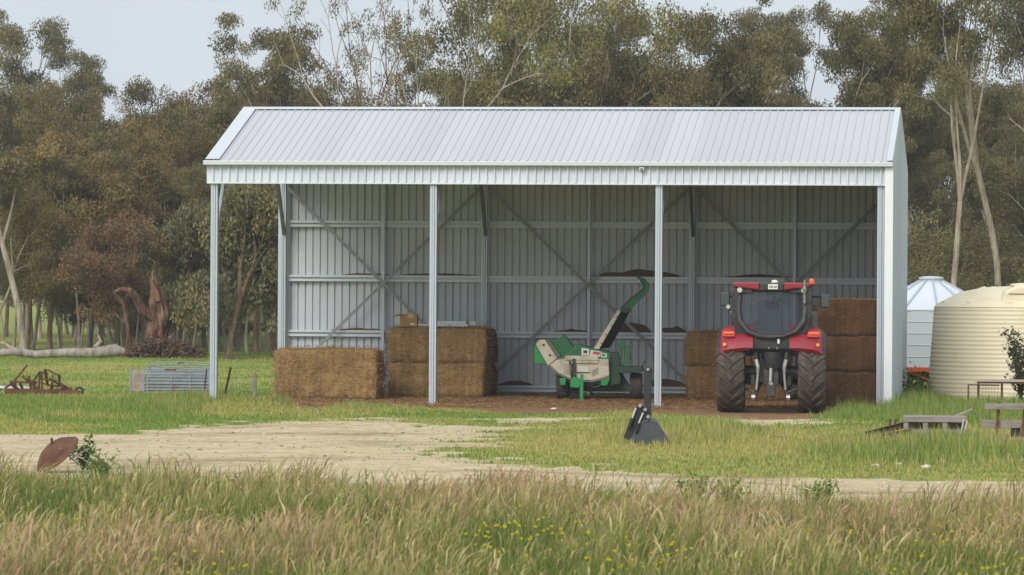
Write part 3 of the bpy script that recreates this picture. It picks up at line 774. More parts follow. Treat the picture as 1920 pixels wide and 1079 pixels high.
bale(b3, 2.42, 1.25, 0.84, -TH, 'lower hay bale behind the left rear wheel of the tractor', 6, HAYD, 2500)
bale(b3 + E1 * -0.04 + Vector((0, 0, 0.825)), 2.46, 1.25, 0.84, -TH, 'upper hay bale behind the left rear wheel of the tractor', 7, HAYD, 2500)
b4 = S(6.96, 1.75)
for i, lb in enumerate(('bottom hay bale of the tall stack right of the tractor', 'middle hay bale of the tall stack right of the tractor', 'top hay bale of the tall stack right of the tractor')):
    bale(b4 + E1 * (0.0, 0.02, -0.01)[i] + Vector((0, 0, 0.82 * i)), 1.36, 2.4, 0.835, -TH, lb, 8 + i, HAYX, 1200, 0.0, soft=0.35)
# things lying on the stack
ztop = 0.845 + 0.90
CARD = mat('cardboard', lin(168, 130, 86), 0.9, 0, 0.12, 4)
bx = thing('cardboard_box', 'small brown cardboard box on top of the stacked bales', 'box', c2 + E1 * -0.74 + E2 * -0.15 + Vector((0, 0, ztop - .02)), -TH + 0.06)
MB().box((0, 0, 0.15), (0.42, 0.36, 0.30)).build('carton', CARD, bx, bevel=0.006)
MB().box((0.05, -0.182, 0.255), (0.14, 0.006, 0.085)).build('tape', mat('packing_tape', lin(206, 176, 120), 0.4), bx)
MB().box((0.10, -0.182, 0.06), (0.11, 0.006, 0.05)).build('paper_label', mat('paper', lin(220, 214, 204), 0.8), bx)
MB().beam((-0.21, -.18, 0.30), (-0.30, -.30, 0.25), 0.16, 0.005).build('flap', CARD, bx)
WH = mat('white_panel', lin(206, 210, 214), 0.6, 0, 0.06, 5)
pl = thing('white_boards', 'white flat panel lying on the stacked bales beside the cardboard box', 'panel', c2 + E1 * 0.13 + E2 * -0.1 + Vector((0, 0, ztop - .02)), -TH)
MB().box((-0.02, 0, 0.035), (1.24, 0.3, 0.055)).build('panel', WH, pl, bevel=0.004)
MB().box((0.08, 0.03, 0.100), (0.95, 0.24, 0.06)).build('panel', WH, pl, bevel=0.004)
MB().box((0.70, -0.02, 0.08), (0.14, 0.2, 0.11), Matrix.Rotation(0.3, 3, 'Z')).build('end_block', WH, pl, bevel=0.01)

# ================================================================== TRACTOR
RED = mat('tractor_red', lin(142, 26, 42), 0.45, 0.0, 0.10, 5, col2=lin(128, 44, 48), mix=0.3, coat=0.12)
BLK = mat('black_plastic', (0.022, 0.022, 0.024), 0.55, 0, 0.25, 8, col2=(0.06, 0.052, 0.042), mix=0.35)
IRON = mat('cast_iron_dark', (0.045, 0.043, 0.042), 0.55, 0.3, 0.3, 12, col2=(0.11, 0.09, 0.07), mix=0.4)
RUB = mat('tyre_rubber', (0.045, 0.040, 0.037), 0.85, 0, 0.25, 10, col2=lin(112, 88, 68), mix=0.42)
STEEL = mat('worn_steel', (0.42, 0.41, 0.39), 0.4, 0.7, 0.2, 14)
AMBER = mat('amber_lens', lin(226, 96, 20), 0.25, coat=0.5); REDL = mat('red_lens', lin(190, 50, 34), 0.25, coat=0.5); YEL = mat('yellow_reflector', lin(232, 178, 40), 0.3)
LAMP = mat('lamp_glass', lin(206, 206, 196), 0.15, 0.2); PLATE = mat('plate_white', lin(226, 226, 220), 0.5)
def glass_mat():
    m = bpy.data.materials.new('cab_glass'); m.use_nodes = True
    n, l = m.node_tree.nodes, m.node_tree.links; b = n['Principled BSDF']
    b.inputs['Base Color'].default_value = (0.10, 0.115, 0.14, 1); b.inputs['Roughness'].default_value = 0.12; b.inputs['Specular IOR Level'].default_value = 0.8
    tr = n.new('ShaderNodeBsdfTransparent'); tr.inputs['Color'].default_value = (0.82, 0.87, 0.92, 1)
    tc = n.new('ShaderNodeTexCoord'); z = n.new('ShaderNodeTexNoise'); z.inputs['Scale'].default_value = 2.5; z.inputs['Detail'].default_value = 6; l.new(tc.outputs['Object'], z.inputs['Vector'])
    # dusty pane: film of dust over clear glass
    mr = n.new('ShaderNodeMapRange'); mr.inputs['To Min'].default_value = 0.90; mr.inputs['To Max'].default_value = 0.70; l.new(z.outputs['Fac'], mr.inputs['Value'])
    ms = n.new('ShaderNodeMixShader'); l.new(mr.outputs['Result'], ms.inputs['Fac']); l.new(b.outputs['BSDF'], ms.inputs[1]); l.new(tr.outputs['BSDF'], ms.inputs[2])
    l.new(ms.outputs['Shader'], n['Material Output'].inputs['Surface']); return m
GLASS = glass_mat()
tp = W(1447, 775)
trac = thing('tractor', 'red tractor with black cab parked in the shed, seen from behind', 'tractor', (tp.x + 0.03, tp.y + 0.42, 0), R(-4.2))
def tyre(mb, r, w, nl, lug=0.055):
    h = w / 2
    mb.lathe([(r * 0.62, -h * .80), (r * .80, -h * 1.0), (r * .93, -h * .96), (r * .965, -h * .80), (r * .975, 0), (r * .965, h * .80), (r * .93, h * .96), (r * .80, h), (r * .62, h * .80), (r * .58, h * .6), (r * .58, -h * .6), (r * .62, -h * .80)], 56, 'x')
    for i in range(nl):
        for sd in (-1, 1):
            a0 = 2 * math.pi * (i + (0.5 if sd > 0 else 0)) / nl
            vs = []; K = 4; sw = 0.34 * (1.8 / (2 * r)) ** 0.3
            for k in range(K + 1):
                u = k / K; x = sd * (-0.03 * w + u * 0.54 * w)
                a = a0 + sw * (u ** 0.85)
                hw = 0.046 * (1 + 0.35 * u) * (0.9 / r) ** 0.3
                rt = r + lug * .30 - (0.05 * r * u ** 5); rb = r * (0.955 - .05 * u ** 5)
                for da, rr in ((-hw * 1.25, rb), (-hw * .8, rt), (hw * .8, rt), (hw * 1.25, rb)):
                    # local angle measured so that the chevron points up on the rear face
                    th = math.pi / 2 + a + da
                    vs.append((x, rr * math.sin(th), rr * math.cos(th)))
            fs = []
            for k in range(K):
                for q in range(3): fs.append((k * 4 + q, k * 4 + 4 + q, k * 4 + 5 + q, k * 4 + 1 + q))
            fs += [(0, 1, 2, 3), (K * 4 + 3, K * 4 + 2, K * 4 + 1, K * 4)]
            mb.add(vs, fs)
def wheel(name, x, y, r, w, nl, rimmat):
    e = bpy.data.objects.new(name, None); COL.objects.link(e); e.parent = trac; e.location = (x, y, r + 0.0); e.empty_display_size = .2
    mb = MB(); tyre(mb, r - 0.014, w, nl); mb.build('tyre', RUB, e, True)
    rm = MB(); h = w / 2
    rm.lathe([(r * .60, -h * .82), (r * .57, -h * .72), (r * .54, -h * .4), (r * .30, -h * .15), (r * .12, -h * .2), (0, -h * .2)], 32, 'x')
    rm.lathe([(r * .60, h * .82), (r * .57, h * .72), (r * .54, h * .4), (r * .30, h * .15), (r * .12, h * .2), (0, h * .2)], 32, 'x')
    rm.build('rim', rimmat, e, True)
    hb = MB(); hb.tube([(-h * .5, 0, 0), (h * .5, 0, 0)], r * .13, 16); hb.build('hub', IRON, e, True)
    return e
RIM = mat('rim_silver', (0.45, 0.45, 0.46), 0.4, 0.5, 0.1)
wheel('rear_wheel', -0.888, 0.0, 0.885, 0.60, 20, RIM); wheel('rear_wheel', 0.888, 0.0, 0.885, 0.60, 20, RIM)
wheel('front_wheel', -0.86, 2.60, 0.66, 0.46, 18, RIM); wheel('front_wheel', 0.86, 2.60, 0.66, 0.46, 18, RIM)
# fenders: curved shells over the rear wheels
for sd in (-1, 1):
    mb = MB(); xo, xi = 1.12, 0.40
    n = 18; rings = []
    for k in range(n + 1):
        a = R(31) + R(112) * k / n                     # from the rear face, up and over towards the front
        cy, cz = -math.cos(a), math.sin(a)
        ro = 0.99
        y = cy * ro * 0.93; z = 0.92 + cz * ro * 1.02
        if k == 0: z -= .02
        yi = cy * (ro - .06) * .93; zi = 0.92 + cz * (ro - .06) * 1.02
        sl = 0.13                                       # outer edge falls away
        rings.append([(xi, y, z + 0.02), (xi + .2, y, z + 0.02), (xo - .22, y, z - 0.01), (xo - .08, y * .99, z - 0.05), (xo, y * .96, z - sl), (xo, yi * .96, zi - sl), (xi, yi, zi)])
    vs = []; m_ = 7
    for rg in rings: vs += [(p[0] * sd, p[1], p[2]) for p in rg]
    fs = []
    for k in range(n):
        for q in range(m_): fs.append((k * m_ + q, k * m_ + (q + 1) % m_, (k + 1) * m_ + (q + 1) % m_, (k + 1) * m_ + q))
    fs += [tuple(range(m_)), tuple(n * m_ + q for q in range(m_ - 1, -1, -1))]
    fd = mb.add(vs, fs).build('fender', RED, trac, True)
    # black flare along the outer edge
    vs = []
    for rg in rings:
        p = rg[4]; q = rg[3]
        vs += [(sd * (xo - .005), p[1], p[2] + .02), (sd * (xo + .075), p[1] * .985, p[2] - .06), (sd * (xo + .07), p[1] * .96, p[2] - .10), (sd * (xo - .005), p[1] * .95, p[2] - .05)]
    fs = []
    for k in range(n):
        for q in range(4): fs.append((k * 4 + q, k * 4 + (q + 1) % 4, (k + 1) * 4 + (q + 1) % 4, (k + 1) * 4 + q))
    fs += [(0, 1, 2, 3), tuple(n * 4 + q for q in (3, 2, 1, 0))]
    MB().add(vs, fs).build('fender_flare', BLK, fd, True)
    lx = sd * 0.93
    MB().box((lx, -0.63, 1.735), (0.275, 0.05, 0.145), Matrix.Rotation(R(-28), 3, 'X')).build('tail_light', REDL, fd, bevel=0.015)
    MB().box((lx, -0.66, 1.755), (0.215, 0.04, 0.055), Matrix.Rotation(R(-28), 3, 'X')).build('tail_light', AMBER, fd, bevel=0.01)
    MB().lathe([(0, -.02), (.035, -.02), (.038, 0.0), (0.0, 0.01)], 12, 'y', (sd * 1.02, -0.795, 1.51)).build('reflector', YEL, fd, True)
# chassis and rear axle
MB().tube([(-0.75, 0, 0.885), (0.75, 0, 0.885)], 0.15, 16).build('rear_axle', IRON, trac, True)
MB().box((0, 0.1, 0.95), (0.52, 0.85, 0.62)).build('transmission', IRON, trac, bevel=0.05)
MB().prism([(0.4, 0.62), (3.1, 0.66), (3.1, 0.9), (0.4, 1.2)], -0.28, 0.28, 'x').build('chassis', IRON, trac, bevel=0.03)
MB().tube([(-0.7, 2.6, 0.66), (0.7, 2.6, 0.66)], 0.11, 12).build('front_axle', IRON, trac)
MB().prism([(1.05, 1.05), (3.35, 0.95), (3.5, 1.25), (3.3, 1.52), (1.05, 1.78)], -0.40, 0.40, 'x').build('bonnet', RED, trac, bevel=0.07, segs=3)
MB().prism([(3.1, 0.6), (3.5, 0.62), (3.5, 0.98), (3.1, 1.0)], -0.36, 0.36, 'x').build('front_weight', BLK, trac, bevel=0.03)
MB().tube([(0.62, 1.0, 1.4), (0.64, 1.0, 2.7), (0.66, 0.95, 2.82)], 0.055, 10).build('exhaust', BLK, trac)
# cab: dark floor shell, pillars, glazing, roof
cab = bpy.data.objects.new('cab', None); COL.objects.link(cab); cab.parent = trac; cab.empty_display_size = .3
MB().prism([(-0.42, 1.40), (0.42, 1.40), (0.46, 1.62), (0.30, 1.80), (-0.30, 1.80), (-0.46, 1.62)], -0.62, -0.40, 'y').build('rear_shell', BLK, cab, bevel=0.03)
MB().prism([(-0.75, 1.25), (0.75, 1.25), (0.75, 1.42), (-0.75, 1.42)], -0.40, 1.0, 'y').build('cab_floor', BLK, cab)
ztp = 2.66
for sd in (-1, 1):
    # rear pillars sweep inwards and down towards the hitch
    mb = MB()
    P_ = [(sd * 0.70, -0.42, ztp), (sd * 0.73, -0.50, 2.30), (sd * 0.70, -0.58, 2.02), (sd * 0.52, -0.64, 1.80), (sd * 0.26, -0.655, 1.70), (0, -0.655, 1.68)]
    mb.tube(P_, [0.075, 0.08, 0.08, 0.07, .06, .06], 8); mb.build('rear_pillar', BLK, cab, True)
    MB().tube([(sd * 0.80, 0.2, ztp), (sd * 0.86, 0.2, 2.1), (sd * 0.80, 0.2, 1.5)], 0.05, 8).build('side_pillar', BLK, cab, True)
    MB().tube([(sd * 0.72, 1.0, ztp), (sd * 0.78, 1.06, 2.1), (sd * 0.62, 1.08, 1.5)], 0.05, 8).build('front_pillar', BLK, cab, True)
    sg = MB(); sg.add([(sd * 0.79, -0.38, ztp), (sd * 0.79, 0.95, ztp), (sd * 0.84, 1.0, 2.1), (sd * 0.70, 1.0, 1.5), (sd * 0.70, -0.38, 1.75), (sd * 0.83, -0.42, 2.1)], [(0, 1, 2, 5), (5, 2, 3, 4)])
    sg.build('side_glass', GLASS, cab)
    MB().prism([(sd * .76, 2.16), (sd * .72, 2.04), (sd * .56, 1.84), (sd * .28, 1.72), (sd * .28, 1.44), (sd * .46, 1.44), (sd * .80, 1.80), (sd * .86, 2.16)], -.56, -.47, 'y').build('lower_cheek', BLK, cab, bevel=.015)
    MB().box((sd * 0.79, -0.45, 2.32), (0.19, 0.14, 0.72)).build('corner_post', BLK, cab, bevel=0.03)
out = [(-0.70, 2.63), (-0.725, 2.30), (-0.70, 2.05), (-0.55, 1.86), (-0.28, 1.74), (0, 1.71), (0.28, 1.74), (0.55, 1.86), (0.70, 2.05), (0.725, 2.30), (0.70, 2.63)]
rg = MB(); vs = []
for q in (0.93,): vs = [(x * q, -0.455 - 0.16 * (2.63 - z) / .9 - 0.05 * (1 - (x / .72) ** 2), z) for x, z in out]
vs.append((0, -0.60, 2.2)); cidx = len(vs) - 1
fs = [(i, i + 1, cidx) for i in range(len(out) - 1)] + [(len(out) - 1, 0, cidx)]
rg.add(vs, fs).build('rear_window', GLASS, cab, True)
fg = MB(); fg.add([(-0.68, 1.02, ztp), (0.68, 1.02, ztp), (0.74, 1.08, 2.1), (0.58, 1.1, 1.5), (-0.58, 1.1, 1.5), (-0.74, 1.08, 2.1)], [(0, 1, 2, 5), (5, 2, 3, 4)]); fg.build('windscreen', GLASS, cab)
MB().tube([(-0.50, -0.72, 2.36), (0.05, -0.70, 2.53)], 0.016, 6).build('wiper', BLK, cab)
# seat and wheel inside the cab
st = MB(); st.box((0, 0.15, 1.62), (0.5, 0.5, 0.16)); st.box((0, -0.10, 1.98), (0.48, 0.14, 0.62)); st.box((0, -.12, 2.36), (.28, .1, .18)); st.build('seat', mat('seat_fabric', (0.06, 0.065, 0.08), 0.9), cab, bevel=0.05)
MB().lathe([(0.18, -.015), (.2, 0), (.18, .015), (.165, 0), (.18, -.015)], 20, 'z', (0, 0.62, 2.0)).build('steering_wheel', BLK, cab, True)
# roof
rf = MB().prism([(-0.80, 2.66), (-0.84, 2.75), (-0.80, 2.83), (-0.30, 2.86), (0.30, 2.86), (0.80, 2.83), (0.84, 2.75), (0.80, 2.66)], -0.45, 1.10, 'y').build('roof', BLK, cab, bevel=0.03)
for sd in (-1, 1):
    MB().prism([(sd * 0.27, 2.70), (sd * 0.27, 2.87), (sd * 0.82, 2.865), (sd * 0.86, 2.82), (sd * 0.80, 2.765), (sd * 0.45, 2.73)], -0.58, 1.16, 'y').build('roof_cowl', RED, rf, bevel=0.025)
    MB().prism([(sd * 0.40, 2.63), (sd * 0.45, 2.72), (sd * 0.80, 2.755), (sd * 0.84, 2.70), (sd * 0.74, 2.62)], -0.53, -0.2, 'y').build('light_pod', BLK, rf, bevel=0.02)
    MB().lathe([(0, -.03), (.055, -.03), (.06, 0.02), (0.0, 0.03)], 14, 'y', (sd * 0.70, -0.545, 2.70)).build('work_light', LAMP, rf, True)
MB().box((0, -0.50, 2.77), (0.53, 0.14, 0.15)).build('roof_rear_panel', BLK, rf, bevel=0.02)
np_ = MB().box((0.03, -0.59, 2.775), (0.215, 0.012, 0.11)).build('number_plate', PLATE, rf, bevel=0.008)
q = MB()
for i, (dx, w_) in enumerate(((-.07, .02), (-.04, .02), (-.01, .022), (.03, .02), (.06, .02), (.085, .012))): q.box((0.03 + dx, -0.599, 2.775), (w_ * .8, 0.004, 0.05))
q.build('plate_characters', mat('plate_ink', (0.05, 0.05, 0.06), 0.6), np_)
MB().lathe([(0.07, 0), (.075, .03), (.05, .06), (0, .07)], 16, 'z', (0.06, 0.0, 2.86)).build('antenna_dome', PLATE, rf, True)
be = MB().lathe([(0.05, 0), (.05, .02), (.02, .03), (.02, .08), (0, .08)], 14, 'z', (0.88, -0.35, 2.78)).build('beacon_bracket', BLK, rf, True)
MB().lathe([(0.055, 0.0), (.06, .08), (.045, .12), (0, .125)], 14, 'z', (0.88, -0.35, 2.84)).build('beacon', AMBER, be, True)
MB().lathe([(0.03, 0), (.035, .25), (.05, .27), (.05, .34), (.02, .36), (.02, .5), (0, .5)], 10, 'z', (0.72, -0.60, 2.42)).build('antenna', STEEL, rf, True)
# mirrors and side lamps
for sd, mz, x0 in ((-1, 2.50, 1.03), (1, 2.47, 1.17)):
    ar = MB().tube([(sd * 0.78, 0.3, 2.55), (sd * (x0 - .18), 0.1, 2.56), (sd * (x0 - .05), 0.0, 2.54)], 0.022, 8).build('mirror_arm', BLK, trac)
    MB().box((sd * x0, 0.0, mz), (0.21, 0.09, 0.31)).build('mirror_housing', BLK, ar, bevel=0.04, segs=3)
    MB().box((sd * x0, -0.05, mz), (0.17, 0.012, 0.27)).build('mirror_glass', mat('mirror_tint', (0.10, 0.13, 0.13), 0.25, 0.6), ar, bevel=0.005)
    la = MB().tube([(sd * 0.76, -0.2, 2.18), (sd * 0.95, -0.25, 2.28)], 0.02, 6).build('lamp_arm', BLK, trac)
    MB().lathe([(0, -.05), (.06, -.05), (.065, 0.02), (0.03, .07), (0, .08)], 14, 'y', (sd * 0.84, -0.3, 2.22)).build('work_light', LAMP, la, True)
    MB().lathe([(0, -.04), (.045, -.04), (.05, 0.02), (0, .05)], 12, 'y', (sd * 0.955, -0.28, 2.33)).build('indicator', LAMP if sd < 0 else BLK, la, True)
# three-point linkage
hit = bpy.data.objects.new('linkage', None); COL.objects.link(hit); hit.parent = trac; hit.empty_display_size = .2
MB().lathe([(0, -.28), (.16, -.28), (.20, -.22), (.20, .1), (0, .1)], 18, 'z', (0.03, -0.55, 1.24)).build('hitch_housing', BLK, hit, True, bevel=0.01)
MB().box((0.0, -0.46, 0.86), (0.34, 0.34, 0.52)).build('power_take_off', IRON, hit, bevel=0.03)
MB().box((0.0, -0.62, 0.50), (0.20, 0.30, 0.28)).build('drawbar_bracket', IRON, hit, bevel=0.02)
MB().tube([(0, -0.62, 0.66), (0, -0.76, 0.66)], 0.045, 12).build('shaft_stub', STEEL, hit)
MB().box((0, -0.9, 0.40), (0.09, 0.6, 0.05)).build('drawbar', IRON, hit, bevel=0.01)
MB().tube([(0, -0.50, 1.05), (0.0, -0.70, 0.98), (-0.01, -0.74, 0.70)], [.035, .04, .035], 8).build('top_link', STEEL, hit)
for sd in (-1, 1):
    MB().tube([(sd * 0.30, -0.30, 1.26), (sd * 0.34, -0.55, 1.30), (sd * 0.33, -0.66, 1.18)], [.06, .05, .045], 8).build('lift_arm', IRON, hit)
    MB().tube([(sd * 0.33, -0.66, 1.18), (sd * 0.29, -0.68, 1.02), (sd * 0.29, -0.69, 0.86), (sd * 0.32, -0.70, 0.52)], [.05, .05, .03, .03], 8).build('lift_rod', STEEL, hit)
    MB().tube([(sd * 0.25, 0.0, 0.62), (sd * 0.33, -0.70, 0.47), (sd * 0.38, -0.95, 0.36)], [.045, .05, .04], 8).build('lower_link', IRON, hit)
    MB().lathe([(.035, -.04), (.07, -.04), (.07, .04), (.035, .04)], 12, 'x', (sd * .38, -0.98, .36)).build('hook', STEEL, hit)
    MB().tube([(sd * 0.62, -0.18, 0.55), (sd * 0.36, -0.72, 0.46)], 0.03, 6).build('stabiliser', STEEL, hit)
    MB().box((sd * 0.40, -0.40, 0.72), (0.10, 0.2, 0.22)).build('stabiliser_bracket', IRON, hit, bevel=.02)
    MB().tube([(sd * 0.15, -0.42, 1.36), (sd * 0.24, -0.60, 1.26), (sd * 0.20, -0.62, 1.02), (sd * .1, -.6, .9)], 0.016, 6).build('hose', BLK, hit)
    MB().tube([(sd * 0.44, -0.36, 1.46), (sd * 0.45, -0.52, 1.25), (sd * 0.41, -0.42, 1.02)], 0.018, 6).build('hose', BLK, hit)
for k in range(4): MB().tube([(-0.14 + k * .09, -0.60, 1.44), (-0.14 + k * .09, -0.68, 1.43)], 0.022, 8).build('hydraulic_coupler', STEEL if k % 2 else IRON, hit)
MB().box((0.16, -0.66, 1.58), (0.05, 0.03, 0.10)).build('socket_cover', PLATE, hit, bevel=.008)
# steps on the right side
sp_ = MB().tube([(1.02, 0.85, 1.30), (1.16, 0.85, 0.95), (1.16, 0.85, 0.45)], 0.02, 6).build('step_rail', BLK, trac)
for z in (0.48, 0.78, 1.05): MB().box((1.06, 0.95, z), (0.24, 0.26, 0.03)).build('step', BLK, sp_)

# ================================================================== WOOD CHIPPER
CG = mat('chipper_green', lin(34, 104, 62), 0.45, 0, 0.15, 6, col2=lin(52, 84, 56), mix=0.3)
CGB = mat('bright_green', lin(34, 138, 72), 0.45, 0, 0.12, 6)
CGD = mat('dark_green', lin(28, 62, 44), 0.55, 0, 0.2, 8, col2=lin(60, 58, 48), mix=0.3)
CRM = mat('chipper_cream', lin(196, 188, 168), 0.6, 0, 0.10, 4, col2=lin(146, 130, 106), mix=0.38)
chp = thing('wood_chipper', 'green and cream wheeled wood chipper with tall curved discharge chute', 'chipper', (G(1116, 101.0), 101.0, 0), R(-3))
def C(zx, zy): return ((zx - 500) / 220.0, (766 - zy) / 220.0)
def Cs(*p): return [C(*q) for q in p]
def ribbon(mb, path, half, y0, y1):
    """rectangular duct that follows a path in the x-z plane"""
    L = []; Rr = []
    for i, p in enumerate(path):
        a = path[max(0, i - 1)]; b = path[min(len(path) - 1, i + 1)]
        dx, dz = b[0] - a[0], b[1] - a[1]; l = math.hypot(dx, dz); nx, nz = -dz / l, dx / l
        h = half[i]; L.append((p[0] + nx * h, p[1] + nz * h)); Rr.append((p[0] - nx * h, p[1] - nz * h))
    vs = []
    for l, r in zip(L, Rr): vs += [(l[0], y0, l[1]), (r[0], y0, r[1]), (r[0], y1, r[1]), (l[0], y1, l[1])]
    fs = [(0, 1, 2, 3)]
    n = len(path)
    for i in range(n - 1):
        for k in range(4): fs.append((i * 4 + k, i * 4 + 4 + k, i * 4 + 4 + (k + 1) % 4, i * 4 + (k + 1) % 4))
    fs.append(tuple((n - 1) * 4 + k for k in (3, 2, 1, 0)))
    return mb.add(vs, fs)
body = MB().prism(Cs((300, 552), (345, 530), (410, 470), (576, 510), (600, 545), (600, 640), (560, 668), (490, 690), (420, 690), (360, 672), (300, 636)), -0.30, 0.75, 'y').build('drum_housing', CG, chp, bevel=0.02)
sp = MB().prism(Cs((258, 580), (300, 553), (346, 546), (350, 540), (576, 548), (580, 632), (546, 651), (490, 664), (430, 664), (370, 652), (310, 626)), -0.42, -0.31, 'y').build('side_plate', CRM, chp, bevel=0.012)
MB().prism(Cs((255, 584), (310, 630), (370, 657), (430, 669), (490, 669), (546, 656), (582, 636), (582, 628), (546, 645), (490, 657), (430, 657), (370, 646), (312, 620), (262, 576)), -0.435, -0.42, 'y').build('rim_strip', mat('edge_grey', lin(120, 110, 92), 0.7), sp)
MB().prism(Cs((346, 530), (522, 530), (522, 556), (346, 552)), -0.47, -0.41, 'y').build('hinge_cover', CRM, sp, bevel=0.01)
MB().prism(Cs((392, 552), (520, 556), (520, 572), (392, 568)), -0.455, -0.41, 'y').build('hinge_plate', CRM, sp, bevel=0.008)
for pz in ((410, 584, 472, 616),): 
    fr = MB().prism(Cs((pz[0], pz[1]), (pz[2], pz[1]), (pz[2], pz[3]), (pz[0], pz[3])), -0.432, -0.421, 'y').build('access_cover', mat('cover_white', lin(206, 200, 184), 0.6), sp, bevel=0.005)
    MB().prism(Cs((404, 618), (478, 618), (478, 622), (404, 622)), -0.43, -0.421, 'y').build('cover_seam', BLK, fr)
for k in range(5): MB().prism(Cs((338, 574 + k * 12), (372, 580 + k * 12), (372, 583 + k * 12), (338, 577 + k * 12)), -0.428, -0.42, 'y').build('louvre', mat('louvre_shadow', lin(104, 96, 82), .8), sp)
for k in range(4): MB().prism(Cs((488, 610 + k * 9), (522, 592 + k * 9), (522, 595 + k * 9), (488, 613 + k * 9)), -0.428, -0.42, 'y').build('louvre', MATS['louvre_shadow'], sp)
# infeed hopper on the left
hp = MB().prism(Cs((190, 470), (214, 447), (240, 447), (304, 543), (256, 584)), -0.45, -0.36, 'y').build('hopper_front', CRM, chp, bevel=0.012)
for (a, b_) in ((232, 474), (266, 528)):
    cx, cz = C(a, b_); MB().lathe([(0, -.02), (.025, -.02), (.03, 0), (0, 0)], 10, 'y', (cx, -0.455, cz)).build('bolt', IRON, hp, True)
MB().prism(Cs((182, 494), (192, 470), (258, 580), (240, 574), (184, 574)), -0.36, 0.45, 'y').build('hopper_lip', CGB, chp, bevel=0.01)
MB().prism(Cs((258, 450), (302, 444), (330, 420), (346, 430), (410, 520), (330, 536), (306, 540)), -0.20, 0.40, 'y').build('hopper_back', CG, chp, bevel=0.012)
MB().prism(Cs((236, 446), (262, 446), (322, 532), (300, 542)), -0.36, -0.19, 'y').build('hopper_side', mat('worn_olive', lin(96, 104, 78), 0.6), chp, bevel=0.01)
# deck panel with warning stickers, held in a green frame
dp = MB().prism(Cs((375, 466), (578, 512), (578, 546), (346, 534), (405, 520), (405, 478)), -0.29, -0.22, 'y').build('deck_panel', CG, chp, bevel=0.008)
for nm, po, colr in (('sticker', ((432, 488), (472, 495), (472, 530), (432, 528)), lin(214, 214, 206)), ('sticker', ((480, 498), (534, 508), (530, 536), (474, 531)), lin(204, 204, 196)), ('sticker', ((536, 512), (566, 518), (566, 540), (534, 538)), lin(196, 206, 196))):
    st_ = MB().prism(Cs(*po), -0.302, -0.291, 'y').build(nm, mat('sticker_%d' % po[0][0], colr, 0.5), dp)
    a, b_ = po[0]
    if a == 432:
        MB().prism(Cs((442, 500), (462, 503), (462, 518), (442, 516)), -0.308, -0.302, 'y').build('sticker_print', mat('print_dark', lin(60, 62, 52), .6), st_)
        MB().prism(Cs((440, 520), (466, 522), (466, 527), (440, 526)), -0.308, -0.302, 'y').build('sticker_print', mat('print_yellow', lin(196, 190, 60), .6), st_)
    if a == 480: MB().prism(Cs((498, 506), (530, 512), (526, 526), (490, 520)), -0.308, -0.302, 'y').build('sticker_print', mat('print_red', lin(196, 66, 70), .6), st_)
    if a == 536: MB().prism(Cs((540, 518), (558, 522), (558, 534), (540, 532)), -0.308, -0.302, 'y').build('sticker_print', mat('print_green', lin(70, 132, 84), .6), st_)
# discharge chute
def Cq(zx, zy, y): a = C(zx, zy); return (a[0], y, a[1])
dk = mat('chute_dark', lin(34, 42, 34), 0.7, 0, .2)
lo = MB().add([Cq(496, 492, -.1), Cq(528, 494, -.22), Cq(642, 290, -.22), Cq(622, 286, -.1), Cq(560, 498, .2), Cq(530, 490, .25), Cq(690, 290, .2), Cq(660, 284, .25), Cq(582, 486, .1), Cq(690, 288, .12)],
              [(0, 1, 2, 3), (1, 8, 9, 2), (8, 5, 7, 9), (5, 0, 3, 7), (3, 2, 9, 7), (0, 5, 8, 1)]).build('chute_lower', dk, chp)
MB().add([Cq(494, 492, -.112), Cq(524, 495, -.232), Cq(639, 290, -.232), Cq(621, 286, -.112), Cq(494, 492, -.10), Cq(524, 495, -.222), Cq(639, 290, -.222), Cq(621, 286, -.10)],
         [(0, 1, 2, 3), (0, 4, 5, 1), (1, 5, 6, 2), (2, 6, 7, 3), (3, 7, 4, 0)]).build('chute_face', CRM, lo)
for i in range(4):
    u = .15 + .23 * i; a = (524 + (639 - 524) * u, 495 + (290 - 495) * u); cx, cz = C(a[0] - 6, a[1]); MB().lathe([(0, -.012), (.014, -.012), (.016, .01), (0, .01)], 8, 'y', (cx, -0.225, cz)).build('bolt', IRON, lo)
upp = ribbon(MB(), Cs((650, 292), (676, 268), (712, 232), (746, 204), (768, 180), (772, 152), (756, 128), (722, 112)), [.085, .095, .085, .075, .075, .075, .05, .018], -.16, .10).build('chute_upper', CG, chp, bevel=.008)
ribbon(MB(), Cs((640, 276), (690, 226), (735, 194), (756, 170), (756, 150), (742, 130)), [.02] * 6, -.175, -.155).build('chute_flange', CGD, upp)
MB().prism(Cs((636, 272), (694, 276), (690, 300), (640, 300)), -.2, .14, 'y').build('swivel_collar', CGD, upp, bevel=.01)
